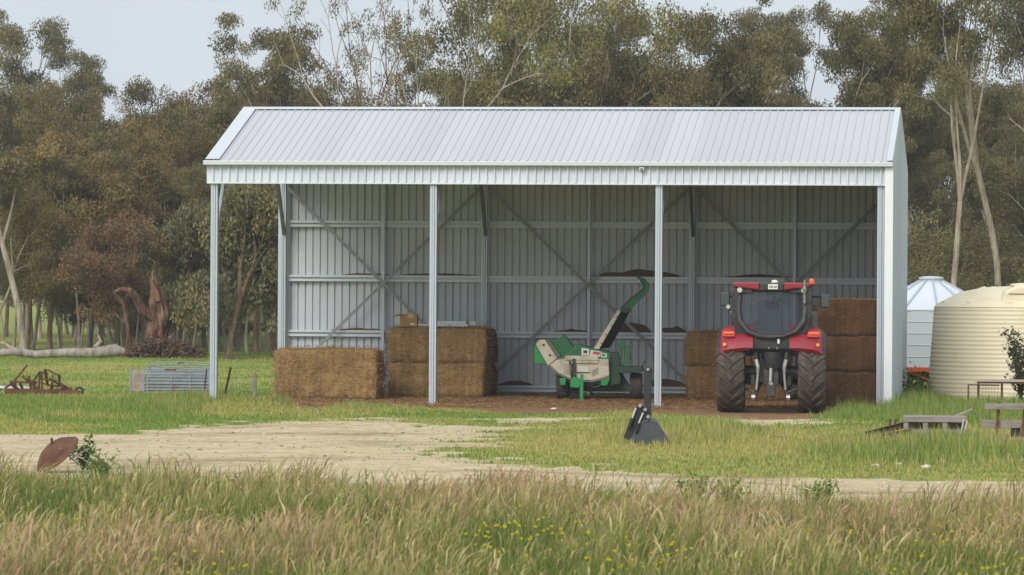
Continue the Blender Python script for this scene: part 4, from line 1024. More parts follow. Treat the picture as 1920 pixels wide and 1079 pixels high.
# engine end on the right
eng = MB().prism(Cs((578, 512), (626, 512), (640, 560), (640, 680), (580, 690)), -.30, .70, 'y').build('engine_cover', CGD, chp, bevel=.02)
tw = MB(); tw.prism(Cs((626, 462), (640, 454), (656, 456), (660, 470), (660, 490), (646, 490), (646, 556), (626, 556)), -.25, -.15, 'y'); tw.prism(Cs((662, 474), (682, 466), (686, 480), (690, 560), (668, 560), (666, 500)), -.25, -.13, 'y'); tw.prism(Cs((620, 552), (700, 552), (700, 576), (620, 576)), -.28, 0.1, 'y')
tw.build('crane_bracket', CG, chp, bevel=.012)
a, b_ = C(652, 480), C(654, 556); MB().tube([(a[0], -.2, a[1]), (b_[0], -.2, b_[1])], .03, 8).build('hydraulic_ram', mat('ram_grey', (0.2, 0.21, 0.2), .4, .3), chp)
MB().prism(Cs((626, 590), (756, 586), (758, 610), (690, 622), (626, 622)), -.35, .65, 'y').build('mudguard', CGD, chp, bevel=.015)
a, b_ = C(750, 590), C(768, 556); MB().beam((a[0], 0, a[1]), (b_[0], 0, b_[1]), .05, .03).build('guard_arm', CGD, chp)
MB().prism(Cs((560, 640), (640, 620), (690, 700), (690, 722), (440, 722), (440, 700), (560, 690)), .0, .5, 'y').build('chassis_frame', CGD, chp, bevel=.015)
for zx, wdt in ((720, .30), (330, .30)):
    e = bpy.data.objects.new('wheel', None); COL.objects.link(e); e.parent = chp; e.empty_display_size = .1
    cx = C(zx, 0)[0]; e.location = (cx, 0.15, 0.33)
    MB().lathe([(.17, -wdt * .45), (.26, -wdt * .5), (.315, -wdt * .46), (.33, -wdt * .3), (.33, wdt * .3), (.315, wdt * .46), (.26, wdt * .5), (.17, wdt * .45)], 36, 'x').build('tyre', mat('chipper_tyre', (.035, .033, .032), .85, 0, .2, 9, col2=lin(92, 74, 58), mix=.35), e, True)
    MB().lathe([(.18, -.1), (.15, -.06), (.05, -.03), (0, -.05)], 24, 'x').build('rim', mat('rim_dark', (.12, .12, .11), .5), e, True); MB().lathe([(.18, .1), (.15, .06), (.05, .03), (0, .05)], 24, 'x').build('rim', MATS['rim_dark'], e, True)
a, b_ = C(340, 710), C(715, 710); MB().tube([(a[0], .15, .33), (b_[0], .15, .33)], .05, 10).build('axle', IRON, chp)
MB().prism(Cs((360, 642), (420, 650), (420, 740), (392, 750), (340, 742), (352, 690)), .05, .12, 'y').build('mud_flap', BLK, chp)
# jack, drawbar and hoses towards the camera
jk = MB().prism(Cs((428, 626), (446, 626), (446, 770), (428, 770)), -.72, -.64, 'y').build('jack_leg', CGB, chp, bevel=.008)
cx, cz = C(437, 776); MB().box((cx, -.68, .012), (.16, .16, .024)).build('jack_foot', CGB, jk)
MB().prism(Cs((376, 668), (392, 640), (424, 652), (430, 676), (424, 700), (376, 696)), -.66, -.44, 'y').build('coupling', CGB, chp, bevel=.012)
MB().prism(Cs((386, 545), (400, 545), (404, 640), (428, 655), (424, 668), (392, 652), (384, 620)), -.52, -.46, 'y').build('drawbar_latch', CGD, chp, bevel=.006)
for zx, zy in ((316, 650), (536, 650)):
    MB().prism(Cs((zx, zy), (zx + 36, zy), (zx + 32, zy + 36), (zx + 6, zy + 36)) if zx < 400 else Cs((zx, zy + 8), (zx + 48, zy - 10), (zx + 46, zy + 8), (zx + 30, zy + 38), (zx, zy + 36)), -.42, -.1, 'y').build('foot_bracket', CGB, chp, bevel=.008)
hs = Cs((372, 560), (378, 600), (382, 640), (396, 668)); MB().tube([(p[0], -.50, p[1]) for p in hs], .028, 8).build('hose', BLK, chp)
hs = Cs((446, 668), (470, 690), (500, 698), (530, 690), (546, 676)); MB().tube([(p[0], -.35, p[1]) for p in hs], .02, 8).build('hose', BLK, chp)
hs = Cs((440, 650), (476, 668), (490, 700), (486, 726)); MB().tube([(p[0], -.40, p[1]) for p in hs], .016, 8).build('hose', BLK, chp)
hs = Cs((376, 575), (378, 590), (380, 612)); MB().tube([(p[0], -.53, p[1]) for p in hs], .035, 8).build('shock_absorber', mat('rusty_sleeve', lin(120, 92, 60), .7), chp)

# ================================================================== BACKHOE BUCKET left in the grass
DG = mat('dark_grey_paint', lin(66, 72, 80), 0.5, 0.1, 0.12, 5, col2=lin(96, 94, 90), mix=0.3)
bk0 = W(1212, 834)
bk = thing('digger_bucket', 'dark grey digger bucket with upright arm standing in the grass', 'digger bucket', (bk0.x, bk0.y + 0.15, 0), R(-4))
def B(zx, zy): return ((zx - 770) / 301.0, (1006 - zy) / 301.0)
def Bs(*p): return [B(*q) for q in p]
def taper(name, front, back, m, parent, bev=.01):
    n = len(front); mb = MB().add(list(front) + list(back), [tuple(range(n)), tuple(range(2 * n - 1, n - 1, -1))] + [(i, i + n, (i + 1) % n + n, (i + 1) % n) for i in range(n)])
    return mb.build(name, m, parent, bevel=bev)
def Bq(zx, zy, y): a = B(zx, zy); return (a[0], y, a[1])
# scoop shell: curved back, two cheeks, cutting lip
sc = [(740, 882), (790, 868), (832, 880), (870, 935), (908, 1006)]
lf = [(740, 882), (716, 930), (688, 985), (690, 1006)]
taper('scoop', [Bq(x, y, -.02) for x, y in ((690, 1006), (692, 978), (738, 884), (790, 870), (832, 882), (872, 940), (910, 1006))], [Bq(x, y, .42) for x, y in ((715, 1006), (716, 940), (748, 876), (790, 864), (826, 876), (850, 930), (880, 1006))], DG, bk, .018)
MB().prism(Bs((686, 985), (694, 985), (906, 1000), (914, 1006), (686, 1006)), -.05, -.02, 'y').build('cutting_edge', mat('worn_edge', lin(88, 90, 94), .4, .5), bk)
for x0, x1 in ((742, 836),): MB().prism(Bs((740, 890), (790, 874), (834, 888), (830, 894), (790, 881), (744, 896)), -.035, -.018, 'y').build('stiffener', DG, bk)
lk = MB().prism(Bs((654, 972), (676, 910), (700, 850), (724, 800), (744, 796), (752, 830), (736, 880), (712, 930), (690, 990)), .0, .16, 'y').build('linkage_plate', mat('linkage_black', (.02, .021, .023), .5, .2), bk, bevel=.01)
for (a, b_) in (((702, 866), (722, 812)), ((736, 894), (760, 838))):
    A, Bb = B(*a), B(*b_); MB().tube([(A[0], -.05, A[1]), (Bb[0], -.05, Bb[1])], .02, 10).build('chrome_rod', mat('chrome', (.75, .75, .75), .2, .9), lk)
    A2 = B(a[0] - 16, a[1] + 50); MB().tube([(A2[0], -.05, A2[1]), (A[0], -.05, A[1])], .034, 10).build('ram_barrel', MATS['linkage_black'], lk)
for zx, zy in ((770, 820), (786, 858), (742, 800)):
    p = B(zx, zy); MB().tube([(p[0], -.09, p[1]), (p[0], .2, p[1])], .032, 10).build('pivot_pin', STEEL, lk)
MB().prism(Bs((744, 800), (800, 800), (802, 850), (790, 876), (748, 880), (736, 850)), -.02, .14, 'y').build('knuckle', MATS['linkage_black'], bk, bevel=.012)
ar = MB().prism(Bs((766, 830), (760, 700), (762, 606), (770, 590), (796, 590), (804, 606), (800, 720), (798, 830)), .01, .15, 'y').build('arm', mat('arm_dark', lin(40, 42, 46), .55, .1, .2), bk, bevel=.012)
p = B(783, 606); MB().tube([(p[0], -.03, p[1]), (p[0], .19, p[1])], .028, 10).build('pivot_pin', STEEL, ar)

# ================================================================== YARD CLUTTER
RUST = mat('rust', lin(112, 76, 57), 0.85, 0.1, 0.3, 9, col2=lin(82, 50, 38), mix=0.5, bump=0.3)
RUSTD = mat('dark_rust', lin(84, 62, 50), 0.9, 0.1, 0.3, 9, col2=lin(56, 44, 38), mix=0.5, bump=0.3)
GREYW = mat('weathered_timber', lin(150, 142, 134), 0.9, 0, 0.25, 5, stretch=(1, 1, 6), col2=lin(112, 102, 92), mix=0.4, bump=0.3)
CREAM = mat('cream_poly', lin(232, 219, 190), 0.5, 0, 0.05, 1.2, col2=lin(212, 198, 162), mix=0.2)
WTANK = mat('silo_zinc', (0.62, 0.66, 0.72), 0.45, 0.25, 0.06, 1.5)
# ---- cream water tank
tk = thing('water_tank', 'large cream corrugated plastic water tank right of the shed', 'water tank', (G(1893, 102.0), 102.0, 0))
pr = []; H = 2.28; nR = 22
for i in range(nR * 4 + 1):
    u = i / (nR * 4); r = 1.98 - 0.16 * u; ph = (i % 4)
    pr.append((r + (0.0, 0.011, 0.015, 0.006)[ph], 0.02 + H * u))
MB().lathe([(0, 0.02)] + pr, 72, 'z').build('tank_wall', CREAM, tk, True)
dm = MB().lathe([(1.84, H + 0.02), (1.80, H + 0.05), (1.74, H + 0.10), (1.2, H + 0.38), (0.6, H + 0.50), (0.0, H + 0.53)], 72, 'z').build('tank_roof', CREAM, tk, True)
for k in range(10):
    a = 2 * math.pi * k / 10 + .2
    MB().beam((0.62 * math.cos(a), .62 * math.sin(a), H + .50), (1.70 * math.cos(a), 1.70 * math.sin(a), H + 0.13), .16, .05).build('roof_rib', CREAM, dm, bevel=.02)
ht = MB().prism([(-0.48, 0.0), (0.50, 0.0), (0.47, 0.30), (0.30, 0.44), (0.0, 0.50), (-0.36, 0.34)], -1.60, -0.7, 'y').build('inlet_housing', CREAM, dm, bevel=.07, segs=3, loc=(0.05, 0, H + 0.07))
MB().box((0.05, -1.59, 0.275), (0.62, .05, .022)).build('hatch_slot', mat('slot_dark', lin(120, 104, 74), .8), ht)
MB().lathe([(.27, 0), (.27, .05), (0, .07)], 24, 'z', (0.1, -1.15, .47)).build('hatch_lid', CREAM, ht, True)
# ---- silo
sl = thing('grain_silo', 'white metal grain silo with conical roof behind the cream tank', 'silo', (G(1746, 112.0), 112.0, 0))
R0 = 1.66; z0 = 0.62; z1 = ZH(1746, 581, 110.4)
pr = [(R0, z0)]
for k in range(1, 6):
    z = z0 + (z1 - z0) * k / 5
    pr += [(R0, z - .03), (R0 + .02, z - .02), (R0 + .02, z - .005), (R0, z)]
MB().lathe(pr, 64, 'z').build('silo_wall', WTANK, sl, True)
zc = ZH(1746, 527, 112)
rfo = MB().lathe([(R0 + .06, z1 - .03), (R0 + .06, z1), (0.30, zc), (0.30, zc + .05)], 12, 'z').build('silo_roof', mat('silo_roof_zinc', (.72, .75, .80), .4, .25, .04), sl)
MB().lathe([(.33, zc + .04), (.34, zc + .09), (.2, zc + .12), (0, zc + .13)], 24, 'z').build('silo_cap', WTANK, rfo, True)
for k in range(12):
    a = 2 * math.pi * k / 12
    MB().beam((.3 * math.cos(a), .3 * math.sin(a), zc + .015), ((R0 + .05) * math.cos(a), (R0 + .05) * math.sin(a), z1 + .02), .05, .05).build('roof_seam', GALV, rfo)
MB().lathe([(R0, z0), (.25, .22), (.2, .22)], 32, 'z').build('silo_hopper', mat('hopper_rust', lin(104, 44, 30), .8), sl, True)
OR = mat('orange_frame', lin(196, 78, 36), .6, 0, .15)
for k in range(8):
    a = 2 * math.pi * (k + .35) / 8; p = Vector((R0 * .98 * math.cos(a), R0 * .98 * math.sin(a), 0))
    MB().box((p.x, p.y, z0 / 2), (.09, .09, z0)).build('leg', OR, sl)
    a2 = 2 * math.pi * (k + 1.35) / 8; p2 = Vector((R0 * .98 * math.cos(a2), R0 * .98 * math.sin(a2), 0.05))
    MB().beam((p.x, p.y, z0 - .06), tuple(p2), .05, .06).build('brace', OR, sl)
MB().lathe([(R0 * .96, z0 - .1), (R0 + .03, z0 - .1), (R0 + .03, z0 + .02), (R0 * .96, z0 + .02)], 48, 'z').build('base_ring', OR, sl)
# ---- rusty bench frame with a board top
t0 = W(1834, 765)
tb = thing('steel_bench', 'rusty steel bench frame with a pale board top before the cream tank', 'bench', (t0.x, t0.y, 0), R(-6))
tw_, td = 1.35, 0.85
for x in (0.02, tw_ * .42, tw_): 
    for y in (0, td): MB().box((x, y, .30), (.045, .045, .60)).build('leg', RUST, tb)
MB().box((tw_ / 2, td / 2, .625), (tw_ + .12, td + .1, .045)).build('board', mat('pale_board', lin(172, 158, 148), .8, 0, .15, 3), tb, bevel=.006)
for y in (0, td): MB().box((tw_ / 2, y, .585), (tw_, .04, .04)).build('rail', RUST, tb)
ms_ = MB()
for k in range(8): ms_.tube([(.05 + k * .07, -.03, .08), (.05 + k * .07, -.03, .56)], .004, 4)
for k in range(6): ms_.tube([(.03, -.03, .1 + k * .09), (.57, -.03, .1 + k * .09)], .004, 4)
ms_.build('wire_mesh', RUSTD, tb)
MB().box((-.21, -.05, .27), (.04, .04, .54)).build('stub_post', RUST, tb); MB().beam((-.21, -.05, .53), (.5, -.05, .52), .03, .03).build('cross_rail', RUST, tb)
# ---- timber rails on rusty posts at the right edge
r0 = W(1872, 836)
fe = thing('timber_rail_fence', 'grey timber rails on rusty posts at the right edge, nearest the road', 'fence', (r0.x, r0.y, 0), R(3))
MB().beam((-.03, 0, 0), (.03, .02, .78), .05, .05).build('post', RUST, fe); MB().beam((.44, 0, 0), (.50, .02, .80), .05, .05).build('post', RUST, fe)
MB().beam((.92, 0, 0), (.94, .02, .76), .05, .05).build('post', RUST, fe)
MB().box((.36, -.06, .70), (1.2, .05, .11)).build('rail', GREYW, fe, bevel=.008)
MB().box((.30, .07, .38), (1.15, .05, .14)).build('rail', GREYW, fe, bevel=.008); MB().box((.26, -.05, .12), (1.2, .12, .08), Matrix.Rotation(.03, 3, 'Y')).build('rail', GREYW, fe, bevel=.008)
MB().box((.36, .2, .22), (.16, .2, .28)).build('dark_block', BLK, fe, bevel=.03)
# ---- grey timber crate of pallet frames
c0 = W(1755, 828)
cr = thing('timber_pallet_crate', 'weathered grey timber pallet lying by the rusty beams', 'pallet', (c0.x, c0.y, 0), R(-5))
Wd, Hh = 1.16, .42
for y, hz in ((0, 0), (.45, .0), (.9, .0)):
    MB().box((0, y, Hh - .035), (Wd, .05, .07)).build('top_board', GREYW, cr, bevel=.006); MB().box((0, y - .004, .175), (Wd * .98, .05, .075)).build('lower_board', GREYW, cr, bevel=.006)
    for k in range(4): MB().box((-Wd / 2 + .05 + k * (Wd - .1) / 3, y + .03, .2), (.085, .07, .38)).build('upright', GREYW, cr, bevel=.005)
for k in range(6): MB().box((0, .04 + k * .166, Hh + .014), (Wd * .99, .10, .024)).build('slat', GREYW, cr, bevel=.004)
MB().box((0, .93, .28), (Wd, .02, .16)).build('back_board', RUSTD, cr)
MB().beam((.44, -.05, .03), (.52, -.04, .41), .03, .02).build('loose_strap', mat('pale_strap', lin(200, 196, 188), .7), cr); MB().beam((.50, -.06, .03), (.58, -.05, .38), .04, .02).build('loose_strap', MATS['pale_strap'], cr)
# ---- rusty beams
for (a, za, b_, zb, lb) in (((1624, 826), .05, (1702, 826), .24, 'long rusty steel beam propped against the pallet'), ((1648, 832), .04, (1706, 830), .16, 'short rusty steel beam in front of the long beam')):
    A, Bb = W(*a), W(*b_); L = Vector((Bb.x - A.x, .10, zb - za))
    o = thing('steel_beam', lb, 'steel beam', (A.x, A.y, za), 0, 'rusty beams by the pallet')
    MB().beam((0, 0, 0), L, .09, .012).build('flange', RUSTD, o); MB().beam((0, 0, .05), L + Vector((0, 0, .05)), .012, .10).build('web', RUSTD, o); MB().beam((0, 0, .105), L + Vector((0, 0, .105)), .09, .012).build('flange', RUSTD, o)
A = W(1670, 824)
o = thing('steel_offcut', 'forked rusty steel offcut sticking up behind the beams', 'scrap', (A.x, A.y + .2, 0)); MB().beam((0, 0, 0), (.03, 0, .36), .05, .05).build('prong', RUST, o); MB().beam((.05, 0, 0), (.13, .02, .36), .04, .04).build('prong', RUST, o)
for (x, y, L_, zz, rot_, lb) in ((1800, 822, 1.1, .05, .35, 'weathered grey plank lying in the weeds right of the pallet'), (1832, 832, .9, .10, -.15, 'weathered grey plank by the foot of the timber rails'), (1790, 800, .8, .30, .1, 'short grey plank propped behind the pallet')):
    q_ = W(x, y); o = thing('timber_plank', lb, 'plank', (q_.x, q_.y, 0), rot_, 'loose planks by the pallet'); MB().beam((-L_ / 2, 0, .03), (L_ / 2, .1, zz + .04), .12, .04).build('board', GREYW, o, bevel=.005)
# ---- rocks and a lump of wood
def rock(p, s, seed, label, m, name='rock', cat='rock'):
    r = random.Random(seed); mb = MB(); pr_ = []
    n = 9; vs = []
    rows = [(0, .75), (.35, 1.0), (.7, .8), (1.0, .35)]
    for h, w in rows:
        for k in range(n):
            a = 2 * math.pi * k / n; q = w * (0.8 + .4 * r.random()); vs.append((q * s[0] * math.cos(a), q * s[1] * math.sin(a), h * s[2] * (0.9 + .2 * r.random())))
    fs = [(i * n + k, i * n + (k + 1) % n, (i + 1) * n + (k + 1) % n, (i + 1) * n + k) for i in range(3) for k in range(n)] + [tuple(3 * n + k for k in range(n)), tuple(range(n - 1, -1, -1))]
    o = mb.add(vs, fs).build(name, m, None, False); o.location = p; return tag(o, label, cat)
STONE = mat('limestone', lin(206, 198, 184), .9, 0, .15, 9, bump=.4)
for i, (x, y, s, lb) in enumerate(((1644, 876, .07, 'pale stone on the lawn edge, leftmost of three'), (1688, 873, .06, 'small bright stone between two larger pale stones by the lawn edge'), (1738, 879, .085, 'pale flat stone on the lawn edge, rightmost of three'))):
    rock(W(x, y), (s, s * .8, s * .7), i, lb, STONE)
rock(W(1712, 828) + Vector((0, 0, 0)), (.14, .1, .10), 5, 'pale lump of rubble under the pallet', STONE, 'rubble', 'rubble')
rock(W(1462, 824), (.20, .12, .06), 6, 'flat brown lump of wood on the lawn right of the bucket', mat('brown_wood', lin(112, 88, 58), .9, 0, .3, 8), 'wood_chunk', 'wood')
rock(W(1040, 769), (.09, .09, .05), 8, 'small pale stone before the chipper', STONE)
# ---- steel pickets near the right corner of the shed
def picket(x, y, h, lean, label, m, w=.035, name='steel_picket', cat='post', grp=None):
    p = W(x, y); o = thing(name, label, cat, p, 0, grp)
    MB().beam((0, 0, -.02), (lean, 0, h), w, .012).build('blade', m, o); MB().beam((0, .012, -.02), (lean, .012, h), .012, w).build('rib', m, o); return o
picket(1665, 766, .78, .01, 'thin rusty picket before the white corner of the shed', RUST, .03)
picket(1690, 750, .62, -.07, 'dark leaning picket beside the right wall of the shed', RUSTD, .05)
picket(421, 748, .76, .16, 'rusty picket leaning right, just right of the leftmost shed post', RUSTD, .055)
picket(383, 747, .70, .07, 'slim rusty picket leaning at the right end of the stock crate', RUSTD, .035)
p = W(478, 742); wp = thing('fence_post', 'short grey wooden post in the grass left of the bales', 'post', p)
MB().prism([(-.05, 0), (.05, 0), (.048, .54), (.01, .57), (-.046, .55)], -.045, .045, 'y').build('post', GREYW, wp, bevel=.012)
wr = MB()
for z in (.15, .32, .48): wr.tube([(0, -.05, z), (-.30, -.1, z - .01), (-.66, -.2, z)], .004, 4)
wr.build('wire', GALV, wp)
# ---- galvanised stock crate on the left
s0 = W(245, 744)
sk = thing('stock_crate', 'low galvanised stock crate with hooped top behind the leftmost post', 'crate', (s0.x, s0.y + .15, 0), R(-4))
sk.scale = (1.0, 1.0, 1.16)
GW = mat('old_galvanised', lin(140, 148, 154), .6, .3, .15, 5, col2=lin(120, 104, 92), mix=.25)
MB().box((.165, 0, .33), (.33, .04, .44)).build('end_panel', mat('rusty_panel', lin(158, 154, 146), .7, .1, .1, 5, col2=lin(132, 88, 62), mix=.45), sk)
for x in (0.0, .33, .42, 1.0, 1.45, 1.92):
    MB().box((x, -.02, .30), (.035, .04, .60)).build('upright', GW, sk); MB().box((x, .95, .30), (.035, .04, .60)).build('upright', GW, sk)
for k in range(8):
    z = .08 + k * .066
    MB().tube([(.34, -.03, z), (1.94, -.03, z)], .009 if k % 3 else .016, 6).build('side_bar', GW, sk); MB().tube([(.34, .95, z), (1.94, .95, z)], .009 if k % 3 else .016, 6).build('side_bar', GW, sk)
MB().box((1.14, .0, .22), (1.6, .012, .40)).build('side_sheet', GW, sk)
MB().box((1.14, .93, .28), (1.6, .012, .50)).build('side_sheet', GW, sk)
for y, a_ in ((-.03, .585), (.25, .67), (.6, .71), (.95, .60)): MB().tube([(.34, y, .57), (.42, y, a_ - .01), (1.15, y, a_ + .015), (1.86, y, a_ - .01), (1.94, y, .57)], .013, 6).build('hoop', GW, sk)
for x, z in ((.34, .58), (1.15, .70), (1.94, .60)): MB().tube([(x, -.03, z), (x, .95, z)], .014, 6).build('cross_bar', GW, sk)
MB().box((.98, -.045, .565), (.28, .01, .025)).build('rusty_tag', RUST, sk)
# ---- old plough and a painted board on the far left
p0 = W(60, 744)
pg = thing('old_plough', 'rusty old plough frame standing in the grass at far left', 'plough', (p0.x, p0.y + .2, 0))
def Pq(zx, zy, y=0): return ((zx - 147) / (2.452 * 78.0), y, (952 - zy) / (2.452 * 78.0))
MB().beam(Pq(20, 925), Pq(370, 935), .16, .10).build('main_beam', RUST, pg); MB().beam(Pq(10, 940, .5), Pq(330, 935, .5), .12, .10).build('main_beam', RUST, pg)
for a, b_, w in (((60, 885), (122, 808), .045), ((168, 925), (172, 838), .04), ((172, 840), (210, 850), .05), ((205, 826), (215, 900), .05), ((208, 830), (270, 862), .04), ((266, 850), (270, 905), .05),
                 ((215, 900), (268, 905), .05), ((100, 858), (150, 905), .05), ((40, 886), (165, 890), .05), ((270, 885), (340, 930), .035), ((240, 850), (240, 935), .03), ((130, 856), (140, 930), .04), ((180, 870), (260, 880), .04), ((90, 890), (110, 945), .05), ((150, 905), (205, 930), .06), ((55, 900), (95, 935), .07), ((168, 845), (130, 905), .035), ((225, 870), (300, 915), .05), ((190, 850), (190, 935), .045), ((280, 900), (310, 940), .05), ((20, 915), (70, 880), .05), ((110, 870), (240, 905), .035), ((120, 935), (330, 915), .06)):
    y = (a[0] % 5) * .12
    MB().beam(Pq(*a, y), Pq(*b_, y + .1), w, w).build('strut', RUSTD if a[0] % 2 else RUST, pg)
for zx in (60, 150, 230): 
    q = Pq(zx, 925, .25); MB().lathe([(0, -.03), (.14, -.01), (.19, .02), (.14, .0), (0, -.02)], 18, 'x', (q[0], q[1], .18)).build('disc', RUST, pg, True)
q = Pq(362, 925, .1); MB().lathe([(.06, -.06), (.11, -.06), (.12, 0), (.11, .06), (.06, .06)], 18, 'y', (q[0], q[1], .13)).build('wheel', BLK, pg, True)
b0 = W(30, 741)
bd = thing('painted_board', 'green board with a white edge on short legs at the left edge', 'board', (b0.x, b0.y - .4, 0), R(-3))
MB().box((-.15, .2, .235), (1.25, .5, .02)).build('green_top', mat('faded_green', lin(86, 116, 98), .7, 0, .15), bd, bevel=.004); MB().box((-.15, -.06, .20), (1.25, .03, .06)).build('white_edge', mat('white_paint', lin(216, 216, 206), .6), bd, bevel=.004)
for x, l in ((-.30, -.10), (.3, .05)): MB().beam((x + l, -.05, 0), (x, .1, .22), .05, .05).build('leg', MATS['white_paint'], bd)
# ---- rusty harrow disc in the foreground left
d0 = W(110, 884)
hd = thing('rusty_disc', 'rusty dished steel plate tipped on edge by the gravel road', 'scrap', (d0.x, d0.y + 0.0, 0.0))
dsc = MB().lathe([(0.0, .16), (.10, .155), (.24, .10), (.34, .02), (.385, -.02), (.39, -.035), (.36, 0.0), (.24, .08), (.1, .135), (0, .14)], 36, 'z').build('plate', RUST, hd, True)
dsc.rotation_euler = Vector((-.58, -.36, .74)).to_track_quat('Z', 'Y').to_euler(); dsc.location = (-.02, .0, .27)
MB().beam((-.08, -.05, .36), (-.085, -.06, .50), .035, .035).build('spindle', RUSTD, hd)
for i, (a, b_) in enumerate((((.05, -.25, .36), (.38, -.1, .06)), ((.12, -.2, .34), (.52, -.15, .12)), ((.0, -.2, .30), (.42, -.2, .20)), ((.2, -.22, .18), (.46, -.1, .34)))): MB().tube([a, b_], .013, 6).build('stick', GREYW, hd)
rock(d0 + Vector((.62, .1, .0)), (.16, .1, .16), 12, 'dark lump of scrap in the grass right of the rusty plate', RUSTD, 'scrap_lump', 'scrap')
# ---- leafy weeds
WEED = leaf_mat('weed_leaves', .35, .6, objvar=.1)
def weed(p, w, h, n, seed, label, cols, lf=.07, name='leafy_weed', cat='weed', grp=None, stems=5):
    r = np.random.default_rng(seed); o = thing(name, label, cat, p, 0, grp)
    mb = MB(); cen = []
    for s in range(stems):
        t = np.array([r.normal(0, w * .35), r.normal(0, w * .25), h * (.6 + .4 * r.random())])
        mid = t * np.array([.4, .4, .55]); mb.tube([(0, 0, 0), tuple(mid), tuple(t)], [.012, .009, .004], 5)
        for q in range(n // stems): u = .25 + .75 * r.random(); cen.append((t * u * np.array([u, u, 1]) + r.normal(0, w * .14, 3)))
    mb.build('stem', mat('green_stem', lin(96, 112, 56), .8), o)
    c = np.array(cen); c[:, 2] = np.maximum(c[:, 2], .03); m_ = len(c)
    d = r.normal(0, 1, (m_, 3)); d[:, 2] = d[:, 2] * .6 + .2; d /= np.linalg.norm(d, axis=1)[:, None]
    sd = np.cross(d, r.normal(0, 1, (m_, 3))); sd /= np.linalg.norm(sd, axis=1)[:, None]
    L = lf * (.6 + .8 * r.random((m_, 1)))
    v = np.concatenate([c - d * L * .5, c - sd * L * .28, c + d * L * .5, c + sd * L * .28]); v[:, 2] = np.maximum(v[:, 2], .005)
    I = np.arange(m_); cl = np.array(cols)[r.integers(0, len(cols), m_)] * (1 + r.normal(0, .15, (m_, 1)))
    link('foliage', np_mesh('foliage', v, np.stack([I, I + m_, I + 2 * m_, I + 3 * m_], 1), np.concatenate([cl] * 4), WEED), o); return o
gw = [lin(92, 128, 48), lin(112, 144, 58), lin(72, 104, 40)]
for i, (x, D, w, h, lb) in enumerate(((1296, 52.6, .30, .50, 'leafy green weed at the road edge below the tractor, leftmost of three'), (1378, 52.4, .42, .50, 'broad leafy green weed at the road edge below the tractor, middle of three'), (1546, 51.0, .36, .50, 'leafy green weed at the road edge, rightmost of three'))):
    weed((G(x, D), D, 0), w, h, 620, 50 + i, lb, [lin(130, 152, 72), lin(148, 166, 84), lin(112, 134, 62)], .055, grp='weeds along the road edge')
weed((d0.x + .34, d0.y + .35, 0), .30, .58, 240, 60, 'green weed growing behind the rusty plate', gw, .07)
weed((d0.x + 1.15, d0.y - 5.0, 0), .5, .52, 320, 61, 'pale green bushy weed in the grass right of the rusty plate', [lin(130, 146, 84), lin(108, 128, 66), lin(146, 156, 98)], .06)
weed(W(1716, 752), 1.2, .65, 700, 62, 'green weeds between the shed corner and the silo', gw, .09)
weed(W(1915, 764) + Vector((.02, .1, 0)), .7, 1.9, 1300, 63, 'dark leafy shrub before the cream tank at the right edge', [lin(86, 84, 58), lin(70, 74, 48), lin(104, 96, 70)], .085, 'shrub', 'shrub', stems=9)

# ================================================================== TREES
def bark_mat(name, a, b, c):
    m = bpy.data.materials.new(name); m.use_nodes = True
    n, l = m.node_tree.nodes, m.node_tree.links; bs = n['Principled BSDF']; bs.inputs['Roughness'].default_value = .9; bs.inputs['Specular IOR Level'].default_value = .15
    tc = n.new('ShaderNodeTexCoord'); mp = n.new('ShaderNodeMapping'); mp.inputs['Scale'].default_value = (3, 3, .6); l.new(tc.outputs['Object'], mp.inputs['Vector'])
    z = n.new('ShaderNodeTexNoise'); z.inputs['Scale'].default_value = 2.0; z.inputs['Detail'].default_value = 8; z.inputs['Roughness'].default_value = .7; l.new(mp.outputs['Vector'], z.inputs['Vector'])
    r = n.new('ShaderNodeValToRGB'); e = r.color_ramp.elements; e.new(.5)
    for k, (p, q) in enumerate(((.34, a), (.5, b), (.68, c))): e[k].position = p; e[k].color = tuple(q) + (1,)
    l.new(z.outputs['Fac'], r.inputs['Fac']); l.new(r.outputs['Color'], bs.inputs['Base Color'])
    bp = n.new('ShaderNodeBump'); bp.inputs['Strength'].default_value = .6; bp.inputs['Distance'].default_value = .05; l.new(z.outputs['Fac'], bp.inputs['Height']); l.new(bp.outputs['Normal'], bs.inputs['Normal'])
    return m
BARKP = bark_mat('pale_gum_bark', lin(120, 104, 90), lin(158, 146, 130), lin(186, 178, 164))
BARKB = bark_mat('brown_bark', lin(84, 66, 52), lin(118, 98, 80), lin(152, 136, 118))
BARKX = bark_mat('burnt_bark', lin(48, 36, 32), lin(96, 72, 60), lin(156, 128, 108))
LEAF = leaf_mat('gum_leaves', .15, .55, objvar=.20)
OLIVE = [lin(115, 108, 70), lin(101, 96, 60), lin(127, 117, 78), lin(89, 86, 53)]
BROWNISH = [lin(124, 110, 67), lin(112, 101, 60), lin(135, 113, 70), lin(98, 91, 55)]
YELLOWG = [lin(139, 138, 72), lin(125, 126, 63), lin(154, 149, 82)]
GREYG = [lin(111, 110, 84), lin(99, 99, 73), lin(123, 120, 94)]
DEADB = [lin(127, 99, 72), lin(110, 86, 61), lin(141, 113, 82), lin(97, 79, 58)]
def rotv(v, ax, a): return Matrix.Rotation(a, 3, ax) @ v
